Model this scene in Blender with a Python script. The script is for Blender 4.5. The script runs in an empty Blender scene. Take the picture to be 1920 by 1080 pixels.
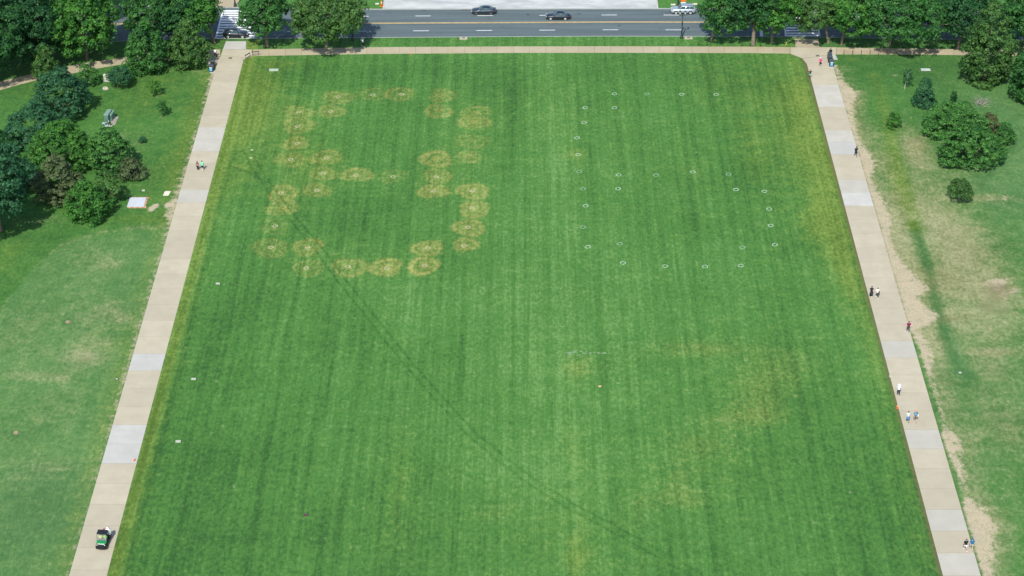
import bpy, bmesh, math, random
import numpy as np
from mathutils import Vector, Matrix, Euler

SC = bpy.context.scene
COL = SC.collection
R = math.radians

# ---------------------------------------------------------------- camera
CAM_H, TILT, YAW, FPX = 168.4, R(32), R(0.29), 3862.0
cam = bpy.data.cameras.new('camera')
cam.sensor_width = 36.0
cam.lens = FPX / 1920 * 36
cam.clip_start = 1.0
cam.clip_end = 8000
cam_o = bpy.data.objects.new('camera', cam)
COL.objects.link(cam_o)
cam_o.location = (0, 0, CAM_H)
cam_o.rotation_euler = (R(90) - TILT, 0, YAW)
SC.camera = cam_o
CROT = Euler((R(90) - TILT, 0, YAW)).to_matrix()
CFWD = CROT @ Vector((0, 0, -1))

# ---------------------------------------------------------------- light
SUN_EL, SHADOW_AZ = R(48), R(13)
W = bpy.data.worlds.new('World')
SC.world = W
W.use_nodes = True
nt = W.node_tree
nt.nodes.clear()
sky = nt.nodes.new('ShaderNodeTexSky')
sky.sky_type = 'NISHITA'
sky.sun_disc = False
sky.sun_elevation = SUN_EL
sky.sun_rotation = math.pi + SHADOW_AZ
bg = nt.nodes.new('ShaderNodeBackground')
bg.inputs['Strength'].default_value = 0.14
wo = nt.nodes.new('ShaderNodeOutputWorld')
nt.links.new(sky.outputs[0], bg.inputs[0])
nt.links.new(bg.outputs[0], wo.inputs[0])
sun = bpy.data.lights.new('sun', 'SUN')
sun.energy = 4.2
sun.angle = R(0.5)
sun.color = (1.0, 0.95, 0.87)
sun_o = bpy.data.objects.new('sun', sun)
COL.objects.link(sun_o)
LDIR = Vector((math.sin(SHADOW_AZ) * math.cos(SUN_EL), math.cos(SHADOW_AZ) * math.cos(SUN_EL), -math.sin(SUN_EL)))
sun_o.rotation_euler = LDIR.to_track_quat('-Z', 'Y').to_euler()
sun_o.location = (-40, 100, 200)
vs = SC.view_settings
vs.view_transform = 'Standard'
vs.look = 'None'
vs.exposure = 0.35
vs.gamma = 1.0
vs.use_curve_mapping = False


# ---------------------------------------------------------------- survey: pixel of the photograph -> point on the ground
def P(px, py, z=0.0):
    d = CROT @ Vector(((px - 960) / FPX, -(py - 540) / FPX, -1))
    t = (z - CAM_H) / d.z
    return Vector((d.x * t, d.y * t, z))


def S(p):
    """pixels per metre across, at a point"""
    return FPX / (p - Vector((0, 0, CAM_H))).dot(CFWD)


def ANG(p):
    return math.atan2(CAM_H, math.hypot(p.x, p.y))


# ---------------------------------------------------------------- materials
def nodes_of(m):
    m.use_nodes = True
    t = m.node_tree
    t.nodes.clear()
    out = t.nodes.new('ShaderNodeOutputMaterial')
    b = t.nodes.new('ShaderNodeBsdfPrincipled')
    t.links.new(b.outputs[0], out.inputs['Surface'])
    return t, b, out


class G:
    """small shorthand for shader graphs"""
    def __init__(s, t):
        s.t = t

    def _in(s, sock, v):
        if hasattr(v, 'links') or hasattr(v, 'is_linked'):
            s.t.links.new(v, sock)
        else:
            sock.default_value = v

    def math(s, op, a, b=0.0, clamp=False):
        n = s.t.nodes.new('ShaderNodeMath')
        n.operation = op
        n.use_clamp = clamp
        s._in(n.inputs[0], a)
        s._in(n.inputs[1], b)
        return n.outputs[0]

    def mad(s, a, k, c):
        n = s.t.nodes.new('ShaderNodeMath')
        n.operation = 'MULTIPLY_ADD'
        s._in(n.inputs[0], a)
        s._in(n.inputs[1], k)
        s._in(n.inputs[2], c)
        return n.outputs[0]

    def mix(s, f, a, b):
        n = s.t.nodes.new('ShaderNodeMix')
        n.data_type = 'RGBA'
        s._in(n.inputs[0], f)
        for i, v in ((6, a), (7, b)):
            s._in(n.inputs[i], (*v, 1) if isinstance(v, tuple) and len(v) == 3 else v)
        return n.outputs[2]

    def smooth(s, v, a, b):
        n = s.t.nodes.new('ShaderNodeMapRange')
        n.interpolation_type = 'SMOOTHSTEP'
        s._in(n.inputs[0], v)
        n.inputs[1].default_value = a
        n.inputs[2].default_value = b
        return n.outputs[0]

    def coord(s, scale=(1, 1, 1), rot=0.0, kind='Object'):
        c = s.t.nodes.new('ShaderNodeTexCoord')
        m = s.t.nodes.new('ShaderNodeMapping')
        m.inputs['Scale'].default_value = scale
        m.inputs['Rotation'].default_value = (0, 0, rot)
        s.t.links.new(c.outputs[kind], m.inputs[0])
        return m.outputs[0]

    def world(s, scale=(1, 1, 1)):
        c = s.t.nodes.new('ShaderNodeNewGeometry')
        m = s.t.nodes.new('ShaderNodeMapping')
        m.inputs['Scale'].default_value = scale
        s.t.links.new(c.outputs['Position'], m.inputs[0])
        return m.outputs[0]

    def noise(s, vec, scale, detail=3.0, rough=0.5, dist=0.0):
        n = s.t.nodes.new('ShaderNodeTexNoise')
        s.t.links.new(vec, n.inputs['Vector'])
        n.inputs['Scale'].default_value = scale
        n.inputs['Detail'].default_value = detail
        n.inputs['Roughness'].default_value = rough
        n.inputs['Distortion'].default_value = dist
        return n.outputs[0]

    def attr(s, name):
        n = s.t.nodes.new('ShaderNodeAttribute')
        n.attribute_name = name
        return n.outputs['Fac']

    def rnd(s):
        return s.t.nodes.new('ShaderNodeObjectInfo').outputs['Random']

    def bump(s, h, strength, dist=0.05):
        n = s.t.nodes.new('ShaderNodeBump')
        n.inputs['Strength'].default_value = strength
        n.inputs['Distance'].default_value = dist
        s.t.links.new(h, n.inputs['Height'])
        return n.outputs[0]


_M = {}


def mat(name, col, rough=0.6, metal=0.0, var=0.12, vscale=3.0, spec=0.4, coat=0.0, trans=0.0):
    """plain procedural material: base colour broken up by a little noise"""
    if name in _M:
        return _M[name]
    m = bpy.data.materials.new(name)
    t, b, o = nodes_of(m)
    g = G(t)
    n = g.noise(g.coord(), vscale, 4, 0.6)
    dk = tuple(c * (1 - var) for c in col)
    lt = tuple(min(1, c * (1 + var)) for c in col)
    t.links.new(g.mix(g.smooth(n, 0.3, 0.7), dk, lt), b.inputs['Base Color'])
    b.inputs['Roughness'].default_value = rough
    b.inputs['Metallic'].default_value = metal
    b.inputs['Specular IOR Level'].default_value = spec
    b.inputs['Coat Weight'].default_value = coat
    b.inputs['Transmission Weight'].default_value = trans
    _M[name] = m
    return m


def grass_material():
    m = bpy.data.materials.new('mown_grass')
    t, b, o = nodes_of(m)
    g = G(t)
    w = g.world()
    fine = g.noise(g.world((1, 0.62, 1)), 1.9, 6, 0.72)
    mid = g.noise(w, 0.42, 4, 0.62)
    big = g.noise(w, 0.07, 4, 0.55)
    wob = g.noise(w, 0.9, 3, 0.6)
    stripe = g.noise(g.world((0.62, 0.013, 0.0)), 1.0, 3, 0.65)
    streak = g.noise(g.world((2.3, 0.05, 0.0)), 1.0, 3, 0.6)
    tone, dry, yel, soil, cool, mow = (g.attr(k) for k in ('tone', 'dry', 'yel', 'soil', 'cool', 'mow'))
    v = g.mad(g.math('SUBTRACT', fine, 0.5), g.mad(mow, 0.6, 1.15), 0.5)
    v = g.mad(g.math('SUBTRACT', mid, 0.5), 0.55, v)
    v = g.mad(g.math('SUBTRACT', big, 0.5), 0.5, v)
    v = g.mad(g.math('MULTIPLY', g.math('SUBTRACT', stripe, 0.5), mow), 0.75, v)
    v = g.mad(g.math('MULTIPLY', g.math('SUBTRACT', streak, 0.5), mow), 0.62, v)
    sx = t.nodes.new('ShaderNodeSeparateXYZ')
    t.links.new(w, sx.inputs[0])
    ph = g.mad(g.noise(g.world((0.06, 0.01, 0)), 1.0, 3, 0.6), 5.0, g.math('MULTIPLY', sx.outputs[0], 2 * math.pi / 1.86))
    v = g.mad(g.math('MULTIPLY', g.math('SINE', ph), mow), 0.055, v)
    v = g.mad(tone, 0.36, v)
    c = g.mix(g.smooth(v, -0.05, 0.62), (0.027, 0.088, 0.020), (0.061, 0.174, 0.035))
    c = g.mix(g.smooth(v, 0.5, 1.15), c, (0.136, 0.272, 0.078))
    # cool grey-green cast of coarser park grass
    cv = g.mad(g.math('SUBTRACT', mid, 0.5), 0.6, cool)
    c = g.mix(g.math('MULTIPLY', g.smooth(cv, 0.0, 1.0), 0.75), c, g.mix(g.smooth(v, 0.1, 1.0), (0.062, 0.148, 0.050), (0.165, 0.275, 0.105)))
    # yellow-green
    yv = g.mad(g.math('SUBTRACT', fine, 0.5), 0.8, g.mad(g.math('SUBTRACT', mid, 0.5), 1.1, yel))
    c = g.mix(g.math('MULTIPLY', g.smooth(yv, 0.10, 1.25), 0.85), c, g.mix(g.smooth(v, 0.1, 0.9), (0.075, 0.130, 0.018), (0.185, 0.270, 0.055)))
    # straw-coloured
    dv = g.mad(g.math('SUBTRACT', fine, 0.5), 0.75, g.mad(g.math('SUBTRACT', wob, 0.5), 0.32, dry))
    park = g.math('SUBTRACT', 1.0, mow)
    dv = g.mad(g.math('MULTIPLY', g.math('SUBTRACT', mid, 0.5), park), 0.9, dv)
    straw = g.mix(g.smooth(v, 0.1, 0.95), (0.150, 0.164, 0.033), (0.330, 0.352, 0.108))
    hay = g.mix(g.smooth(v, 0.1, 0.95), (0.150, 0.165, 0.062), (0.350, 0.355, 0.195))
    c = g.mix(g.smooth(dv, 0.10, 1.10), c, g.mix(g.smooth(park, 0.0, 0.7), straw, hay))
    # bare earth
    sv = g.mad(g.math('SUBTRACT', wob, 0.5), 1.5, g.mad(g.math('SUBTRACT', fine, 0.5), 1.4, soil))
    c = g.mix(g.smooth(sv, 0.24, 0.95), c, g.mix(g.smooth(g.noise(w, 4.5, 4, 0.75), 0.3, 0.72), g.mix(g.smooth(mid, .35, .65), (0.29, 0.250, 0.160), (0.36, 0.300, 0.195)), g.mix(g.smooth(mid, .35, .65), (0.49, 0.445, 0.310), (0.50, 0.438, 0.310))))
    dk = g.attr('brown')
    c = g.mix(g.math('MULTIPLY', g.smooth(g.mad(g.math('SUBTRACT', fine, 0.5), 1.5, dk), 0.2, 0.9), 0.85), c, (0.125, 0.108, 0.050))
    t.links.new(c, b.inputs['Base Color'])
    b.inputs['Roughness'].default_value = 0.9
    b.inputs['Specular IOR Level'].default_value = 0.15
    t.links.new(g.bump(fine, 0.55, 0.35), b.inputs['Normal'])
    return m


def concrete(name, a, b2, stain=0.2):
    m = bpy.data.materials.new(name)
    t, b, o = nodes_of(m)
    g = G(t)
    w = g.world()
    n = g.noise(w, 0.35, 5, 0.65)
    f = g.noise(w, 3.0, 4, 0.7)
    c = g.mix(g.smooth(n, 0.3, 0.7), a, b2)
    r = g.rnd()
    c = g.mix(g.math('MULTIPLY', r, 0.5), c, tuple(x * 0.86 for x in a))
    c = g.mix(g.math('MULTIPLY', g.smooth(f, 0.5, 0.8), stain), c, tuple(x * 0.72 for x in a))
    t.links.new(c, b.inputs['Base Color'])
    b.inputs['Roughness'].default_value = 0.85
    b.inputs['Specular IOR Level'].default_value = 0.25
    t.links.new(g.bump(f, 0.15, 0.02), b.inputs['Normal'])
    _M[name] = m
    return m


def asphalt():
    m = bpy.data.materials.new('asphalt')
    t, b, o = nodes_of(m)
    g = G(t)
    n = g.noise(g.world((0.02, 0.55, 1)), 1.6, 4, 0.6)
    s = g.noise(g.world(), 0.25, 5, 0.7)
    f = g.noise(g.world(), 4.0, 4, 0.7)
    c = g.mix(g.smooth(n, 0.3, 0.7), (0.068, 0.097, 0.104), (0.100, 0.136, 0.143))
    c = g.mix(g.math('MULTIPLY', g.smooth(s, 0.56, 0.72), 0.5), c, (0.06, 0.068, 0.075))
    c = g.mix(g.math('MULTIPLY', g.smooth(f, 0.4, 0.8), 0.35), c, (0.125, 0.15, 0.155))
    t.links.new(c, b.inputs['Base Color'])
    b.inputs['Roughness'].default_value = 0.85
    return m


def granite():
    m = bpy.data.materials.new('granite_paving')
    t, b, o = nodes_of(m)
    g = G(t)
    n = g.noise(g.world((0.35, 1.0, 1)), 0.45, 6, 0.7)
    f = g.noise(g.world(), 2.5, 4, 0.7)
    c = g.mix(g.smooth(n, 0.33, 0.68), (0.33, 0.355, 0.345), (0.50, 0.525, 0.505))
    c = g.mix(g.math('MULTIPLY', g.smooth(f, 0.5, 0.8), 0.3), c, (0.40, 0.38, 0.34))
    t.links.new(c, b.inputs['Base Color'])
    b.inputs['Roughness'].default_value = 0.8
    return m


def leaves(name, dark, light, transl=0.4):
    dark, light = tuple(x * 1.6 for x in dark), tuple(x * 1.34 for x in light)
    m = bpy.data.materials.new(name)
    t, b, o = nodes_of(m)
    g = G(t)
    tint = g.attr('tint')
    n = g.noise(g.world(), 0.35, 3, 0.6)
    v = g.mad(g.math('SUBTRACT', n, 0.5), 0.7, tint)
    v = g.mad(g.math('SUBTRACT', g.rnd(), 0.5), 0.15, v)
    c = g.mix(g.smooth(v, 0.05, 0.95), dark, light)
    t.links.new(c, b.inputs['Base Color'])
    b.inputs['Roughness'].default_value = 0.55
    b.inputs['Specular IOR Level'].default_value = 0.3
    tr = t.nodes.new('ShaderNodeBsdfTranslucent')
    t.links.new(c, tr.inputs['Color'])
    mx = t.nodes.new('ShaderNodeMixShader')
    mx.inputs[0].default_value = transl
    t.links.new(b.outputs[0], mx.inputs[1])
    t.links.new(tr.outputs[0], mx.inputs[2])
    t.links.new(mx.outputs[0], o.inputs['Surface'])
    _M[name] = m
    return m


GRASS = grass_material()
BEIGE = concrete('beige_concrete', (0.392, 0.358, 0.264), (0.452, 0.415, 0.312), 0.16)
PALE = concrete('pale_concrete', (0.405, 0.405, 0.368), (0.480, 0.480, 0.446), 0.18)
SOFT = concrete('soft_grey_concrete', (0.405, 0.392, 0.335), (0.470, 0.455, 0.395), 0.18)
TAN = concrete('tan_aggregate', (0.365, 0.318, 0.212), (0.430, 0.380, 0.265), 0.25)
KERB = concrete('kerb_stone', (0.33, 0.35, 0.33), (0.40, 0.42, 0.39), 0.2)
ASPH = asphalt()
GRAN = granite()
leaves('leaf_bright', (0.014, 0.070, 0.012), (0.070, 0.205, 0.030))
leaves('leaf_mid', (0.011, 0.056, 0.014), (0.050, 0.158, 0.032))
leaves('leaf_olive', (0.018, 0.060, 0.014), (0.072, 0.160, 0.036))
leaves('leaf_dark', (0.007, 0.042, 0.014), (0.032, 0.115, 0.030))
leaves('leaf_teal', (0.009, 0.048, 0.021), (0.042, 0.138, 0.056))
leaves('leaf_brown', (0.034, 0.062, 0.022), (0.105, 0.145, 0.060))
leaves('leaf_russet', (0.034, 0.052, 0.016), (0.100, 0.115, 0.042))
leaves('leaf_fresh', (0.018, 0.078, 0.016), (0.078, 0.210, 0.042))
BARK = mat('bark', (0.16, 0.13, 0.10), 0.95, var=0.3, vscale=5)
PALEBARK = mat('pale_bark', (0.48, 0.44, 0.36), 0.9, var=0.2, vscale=5)
WHITE = mat('white_road_paint', (0.74, 0.76, 0.76), 0.7, var=0.12, vscale=1.2)
YELLOW = mat('yellow_road_paint', (0.68, 0.47, 0.16), 0.7, var=0.15, vscale=1.2)
BLACKM = mat('black_metal', (0.014, 0.020, 0.024), 0.45, spec=0.5)


# ---------------------------------------------------------------- mesh helpers
class MB:
    def __init__(s):
        s.v, s.f = [], []

    def add(s, vs_, fs_):
        o = len(s.v)
        s.v += [tuple(x) for x in vs_]
        s.f += [tuple(i + o for i in f) for f in fs_]
        return s

    def box(s, c, d, rz=0.0, taper=1.0):
        x, y, z = (k / 2 for k in d)
        q = []
        for sz, k in ((-1, 1.0), (1, taper)):
            for sx, sy in ((-1, -1), (1, -1), (1, 1), (-1, 1)):
                px, py = sx * x * k, sy * y * k
                q.append((c[0] + px * math.cos(rz) - py * math.sin(rz), c[1] + px * math.sin(rz) + py * math.cos(rz), c[2] + sz * z))
        return s.add(q, [(3, 2, 1, 0), (4, 5, 6, 7), (0, 1, 5, 4), (1, 2, 6, 5), (2, 3, 7, 6), (3, 0, 4, 7)])

    def prism(s, poly, z0, z1):
        n = len(poly)
        a = sum(poly[i][0] * poly[(i + 1) % n][1] - poly[(i + 1) % n][0] * poly[i][1] for i in range(n))
        if a < 0:
            poly = poly[::-1]
        q = [(p[0], p[1], z0) for p in poly] + [(p[0], p[1], z1) for p in poly]
        return s.add(q, [tuple(range(n - 1, -1, -1)), tuple(range(n, 2 * n))] + [(i, (i + 1) % n, n + (i + 1) % n, n + i) for i in range(n)])

    def rings(s, rs, cap=True):
        n = len(rs[0])
        q = [p for r in rs for p in r]
        f = []
        for k in range(len(rs) - 1):
            for i in range(n):
                j = (i + 1) % n
                f.append((k * n + i, k * n + j, (k + 1) * n + j, (k + 1) * n + i))
        if cap:
            f.append(tuple(range(n - 1, -1, -1)))
            f.append(tuple((len(rs) - 1) * n + i for i in range(n)))
        return s.add(q, f)

    def tube(s, pts, rad, n=8, flat=1.0):
        pts = [Vector(p) for p in pts]
        rs = []
        up = None
        for i, p in enumerate(pts):
            d = (pts[min(i + 1, len(pts) - 1)] - pts[max(i - 1, 0)]).normalized()
            if up is None:
                up = Vector((0, 1, 0)) if abs(d.y) < 0.9 else Vector((1, 0, 0))
            x = d.cross(up).normalized() * -1
            y = x.cross(d).normalized() * -1
            r = rad[i] if hasattr(rad, '__len__') else rad
            rs.append([p + x * (r * math.cos(2 * math.pi * k / n)) + y * (r * flat * math.sin(2 * math.pi * k / n)) for k in range(n)])
        return s.rings(rs)

    def ell(s, c, r, nu=10, nv=6):
        rs = []
        for j in range(nv + 1):
            th = math.pi * (0.02 + 0.96 * j / nv)
            rs.append([(c[0] + r[0] * math.sin(th) * math.cos(2 * math.pi * i / nu), c[1] + r[1] * math.sin(th) * math.sin(2 * math.pi * i / nu), c[2] - r[2] * math.cos(th)) for i in range(nu)])
        return s.rings(rs)

    def hring(s, specs, n=12):
        """stack of horizontal ellipses (cx, cy, z, rx, ry)"""
        return s.rings([[(cx + rx * math.cos(2 * math.pi * i / n), cy + ry * math.sin(2 * math.pi * i / n), z) for i in range(n)] for cx, cy, z, rx, ry in specs])

    def mesh(s, name, m, smooth=False):
        me = bpy.data.meshes.new(name)
        me.from_pydata(s.v, [], s.f)
        if m:
            me.materials.append(m)
        if smooth:
            me.polygons.foreach_set('use_smooth', [True] * len(me.polygons))
        me.update()
        return me

    def build(s, name, m, parent=None, smooth=False, loc=None):
        return link(name, s.mesh(name, m, smooth), parent, loc)


def link(name, data, parent=None, loc=None, rz=0.0):
    o = bpy.data.objects.new(name, data)
    COL.objects.link(o)
    if parent is not None:
        o.parent = parent
    if loc is not None:
        o.location = loc
    o.rotation_euler.z = rz
    return o


def tag(o, label, cat, group=None):
    o['label'] = label
    o['category'] = cat
    if group:
        o['group'] = group
    return o


def struct(o):
    o['kind'] = 'structure'
    return o


def thing(name, label, cat, loc, rz=0.0, group=None):
    return tag(link(name, None, None, loc, rz), label, cat, group)


def copy_tree(o, parent=None):
    c = o.copy()
    COL.objects.link(c)
    c.parent = parent
    for ch in o.children:
        copy_tree(ch, c)
    return c


def interp_px(pts, x):
    return float(np.interp(x, [p[0] for p in pts], [p[1] for p in pts]))


# ---------------------------------------------------------------- ground sheets
KERB_PX = [(-320, 103), (-200, 98), (0, 93), (115, 88), (182, 82), (245, 75.5), (300, 74.3), (410, 73), (700, 70.7), (960, 68.8), (1160, 68), (1300, 68.3), (1500, 69.5), (1760, 73.5), (1960, 76), (2250, 81)]
FAR_PX = [(-320, 6), (220, 11), (480, 15), (700, 17.6), (960, 17), (1230, 16.4), (1500, 17), (1760, 19.5), (2250, 26)]
KW = [P(*p) for p in KERB_PX]
FW = [P(*p, -0.12) for p in FAR_PX]


def kerb_y(x):
    return np.interp(x, [p.x for p in KW], [p.y for p in KW])


def far_y(x):
    return np.interp(x, [p.x for p in FW], [p.y for p in FW])


WALK_L, WALK_R = (-56.85, -52.12), (53.3, 58.1)
Y0 = 165.0

FIELDS = ('tone', 'dry', 'yel', 'soil', 'cool', 'mow', 'brown')


class Paint:
    """colour wear and a painted shadow edge on the lawns, laid out in metres on the ground"""
    def __init__(s, X, Y):
        s.X, s.Y = X, Y
        s.d = {k: np.zeros_like(X) for k in FIELDS}

    def blob(s, field, px, py, rx, ry, amp, hard=0.0, mode='add'):
        p = P(px, py)
        k, a = S(p), math.sin(ANG(p))
        ax, ay = rx / k, ry / (k * a)
        q = ((s.X - p.x) / ax) ** 2 + ((s.Y - p.y) / ay) ** 2
        w = np.exp(-q) if hard == 0 else 1 / (1 + np.exp((np.sqrt(q) - 1) * hard))
        if mode == 'max':
            s.d[field] = np.maximum(s.d[field], amp * w)
        else:
            s.d[field] += amp * w

    def line(s, field, pts, wid, amp, off=0.0):
        pw = [P(*p) for p in pts]
        best = np.full_like(s.X, 1e9)
        for a, b in zip(pw, pw[1:]):
            d = np.array([b.x - a.x, b.y - a.y])
            L2 = d @ d
            n = np.array([-d[1], d[0]]) / math.sqrt(L2) * off
            t = np.clip(((s.X - a.x - n[0]) * d[0] + (s.Y - a.y - n[1]) * d[1]) / L2, 0, 1)
            best = np.minimum(best, np.hypot(s.X - a.x - n[0] - t * d[0], s.Y - a.y - n[1] - t * d[1]))
        s.d[field] += amp * np.exp(-(best / wid) ** 2)

    def strip(s, field, x0, x1, amp, soft=0.25, y0=-1e9, y1=1e9):
        w = 1 / (1 + np.exp(-(s.X - x0) / soft)) * 1 / (1 + np.exp((s.X - x1) / soft))
        w = w / (1 + np.exp(-(s.Y - y0) / 2.0)) / (1 + np.exp((s.Y - y1) / 2.0))
        s.d[field] += amp * w


def lawn(name, xa, xb, dx, ny, painter):
    nx = int((xb - xa) / dx) + 1
    xs = np.linspace(xa, xb, nx)
    v = np.linspace(0, 1, ny)
    X = np.repeat(xs[None, :], ny, 0)
    Y = Y0 + v[:, None] * (kerb_y(xs)[None, :] - Y0)
    pts = np.stack([X, Y, np.zeros_like(X)], -1).reshape(-1, 3)
    i = (np.arange(ny - 1)[:, None] * nx + np.arange(nx - 1)[None, :]).ravel()
    f = np.stack([i, i + 1, i + nx + 1, i + nx], -1)
    me = bpy.data.meshes.new(name)
    me.vertices.add(len(pts))
    me.vertices.foreach_set('co', pts.ravel())
    me.loops.add(f.size)
    me.loops.foreach_set('vertex_index', f.ravel().astype(np.int32))
    me.polygons.add(len(f))
    me.polygons.foreach_set('loop_start', (np.arange(len(f)) * 4).astype(np.int32))
    me.polygons.foreach_set('loop_total', np.full(len(f), 4, np.int32))
    me.update(calc_edges=True)
    pt = Paint(pts[:, 0].copy(), pts[:, 1].copy())
    painter(pt)
    for k in FIELDS:
        a = me.attributes.new(k, 'FLOAT', 'POINT')
        a.data.foreach_set('value', pt.d[k].astype(np.float32))
    me.materials.append(GRASS)
    return struct(link(name, me))


# brown circles with a white ring at the centre (ring drawn or not, strength)
PATCH = [(634, 181, 1, .8), (699, 178, 1, .65), (753, 177, 1, .8), (828, 178, 0, .8), (560, 210, 1, .8), (620, 209, 1, .85), (823, 207, 0, .85), (892, 212, 0, .7), (890, 229, 0, .9), (558, 237, 1, .85), (884, 263, 0, .55), (557, 269, 1, .95), (820, 298, 0, 1.), (880, 293, 0, .75), (545, 299, 1, .8), (612, 296, 1, .85), (606, 325, 1, .8), (668, 329, 1, .95), (737, 331, 1, .6), (818, 332, 1, .85), (813, 358, 1, 1.), (886, 358, 1, 1.), (527, 362, 1, .95), (594, 357, 1, .9), (885, 390, 1, 1.), (532, 391, 0, .9), (878, 426, 1, 1.05), (516, 424, 1, .6), (508, 464, 1, .75), (577, 465, 1, .9), (802, 465, 1, 1.), (870, 461, 1, 1.05), (574, 503, 1, .7), (652, 500, 1, .85), (725, 503, 1, 1.1), (796, 498, 1, 1.1)]


def paint_main(p):
    p.d['mow'][:] = 1
    p.d['yel'] += .11
    # broad light and dark swathes of the mowing
    for b in [(1060, 420, 150, 500, .28), (560, 900, 330, 260, -.26), (320, 950, 130, 260, -.34), (1560, 900, 180, 260, -.36), (760, 600, 200, 170, .25), (960, 640, 170, 300, .18),
              (1240, 700, 220, 200, .25), (730, 420, 110, 60, -.4), (1300, 150, 330, 40, -.35), (760, 130, 260, 22, -.35), (560, 140, 90, 25, -.5), (420, 600, 120, 130, -.35), (1200, 950, 260, 120, .18),
              (1440, 420, 90, 160, -.2), (640, 640, 90, 60, -.3), (960, 200, 16, 90, -.55), (948, 330, 18, 60, -.35), (1105, 330, 16, 120, -.45), (1050, 300, 40, 230, .2), (1390, 330, 16, 120, -.25),
              (560, 800, 120, 60, .25), (700, 860, 90, 90, .2), (1150, 850, 16, 180, -.4), (1000, 860, 120, 120, .25), (1440, 560, 120, 80, .15), (480, 840, 60, 40, -.3), (1560, 620, 60, 90, .1)]:
        p.blob('tone', *b)
    rg = np.random.default_rng(5)
    for x, y, r, a in PATCH:
        c = P(x, y)
        R0 = rg.uniform(2.5, 3.1)
        ex, ey, sx, sy = rg.uniform(.9, 1.1), rg.uniform(.9, 1.15), rg.uniform(-.3, .3), rg.uniform(-.3, .3)
        d = np.hypot((p.X - c.x) / ex, (p.Y - c.y) / ey)
        d2 = np.hypot((p.X - c.x - sx) / ex, (p.Y - c.y - sy) / ey)
        th = np.arctan2(p.Y - c.y, p.X - c.x)
        lop = 1 + .09 * np.sin(th + rg.uniform(0, 6)) + .07 * np.sin(2 * th + rg.uniform(0, 6)) + .07 * np.sin(3 * th + rg.uniform(0, 6))
        k = rg.uniform(.5, 1.2)
        prof = .54 / (1 + np.exp((d2 - R0 * lop) * 4.2)) + .20 * k * np.exp(-((d2 - R0 * .78 * lop) / .5) ** 2) + .34 * np.exp(-(d / rg.uniform(.7, 1.1)) ** 2) - .16 * k * np.exp(-((d - 1.45) / .38) ** 2)
        p.d['dry'] = np.maximum(p.d['dry'], prof * a * 1.04)
        p.d['yel'] += .22 * np.exp(-(d / 3.6) ** 2) * .6
    for b in [(560, 260, 70, 120, .22), (880, 260, 50, 90, .2), (600, 320, 60, 50, .25), (820, 340, 40, 40, .2), (640, 480, 140, 40, .15), (1180, 300, 160, 160, .12), (1420, 700, 160, 90, .2), (1300, 880, 160, 80, .2), (1480, 320, 90, 200, .22), (760, 960, 200, 120, .12), (1060, 1000, 120, 90, .2), (500, 200, 70, 120, .25), (1000, 200, 100, 80, .15)]:
        p.blob('yel', *b)
    for b in [(1078, 692, 30, 22, .55), (1144, 681, 60, 28, .33), (1250, 655, 60, 18, .3), (1322, 650, 60, 16, .42), (1420, 655, 110, 14, .34), (1492, 690, 50, 28, .5), (1415, 707, 60, 30, .42), (1426, 745, 50, 30, .45),
              (1359, 785, 55, 20, .6), (1437, 781, 45, 22, .5), (1281, 832, 45, 22, .5), (1360, 840, 50, 22, .5), (1281, 882, 36, 20, .42), (1276, 920, 32, 22, .55), (1207, 935, 48, 18, .5), (1310, 941, 34, 14, .45),
              (1200, 978, 28, 28, .42), (850, 890, 50, 28, .36), (945, 950, 60, 16, .32), (925, 968, 30, 14, .36), (742, 812, 40, 70, .3), (740, 1010, 40, 70, .3), (1190, 1060, 60, 14, .4), (1085, 1040, 30, 30, .28),
              (1070, 550, 24, 26, .32), (985, 170, 40, 12, .35), (1070, 290, 16, 10, .4), (1075, 180, 30, 40, .22), (1072, 380, 14, 140, .2), (590, 790, 40, 30, .2), (450, 690, 60, 30, .22), (900, 1010, 60, 30, .15), (1300, 180, 60, 10, .15)]:
        p.blob('dry', b[0], b[1], b[2] * 1.3, b[3] * 1.3, b[4] * .45 + .02)
    for b in [(1085, 1050, 22, 50, .6), (1080, 690, 22, 26, .5), (490, 160, 36, 40, .6), (470, 230, 40, 50, .6), (450, 330, 30, 50, .4), (520, 120, 60, 10, .3), (1540, 330, 46, 140, .75), (1490, 250, 50, 60, .5), (1500, 180, 40, 40, .45), (1560, 440, 32, 80, .55),
              (1400, 250, 40, 60, .3), (1300, 320, 40, 40, .25), (1080, 290, 18, 14, .5), (1590, 520, 26, 50, .5), (1640, 640, 16, 80, .35), (1530, 420, 36, 30, .5), (1420, 300, 30, 60, .3), (1075, 840, 26, 50, .35), (750, 900, 26, 120, .25), (1555, 300, 16, 30, .6)]:
        p.blob('yel', *b[:4], b[4] * (.68 if b[0] > 1280 else .9))
    p.strip('yel', -52.4, -50.5, .85, .35)
    p.strip('yel', -52.4, -48.5, .25, .8)
    p.strip('yel', 50.1, 53.6, .36, .8)
    p.strip('brown', 52.8, 53.6, .62, .12)
    p.strip('brown', 51.9, 53.6, .18, .4)
    p.strip('yel', -60, 60, .35, .4, kerb_y(0) - 5.6, kerb_y(0) - 3)
    p.strip('yel', 30, 52, .25, 1, 330, 352)
    p.blob('brown', 1512, 112, 8, 10, .7)
    p.blob('brown', 1516, 130, 5, 14, .5)
    for pts in ([(462, 280), (478, 312), (500, 345), (545, 405), (600, 470), (640, 525), (700, 600), (760, 675), (830, 755), (880, 810), (940, 860), (1000, 905), (1070, 950), (1140, 985), (1220, 1030), (1310, 1080)],):
        p.line('tone', pts, .14, -1.0, -.62)
        p.line('tone', pts, .14, -1.0, .62)
    p.line('tone', [(430, 310), (470, 325), (500, 342)], .3, -.7)
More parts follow.
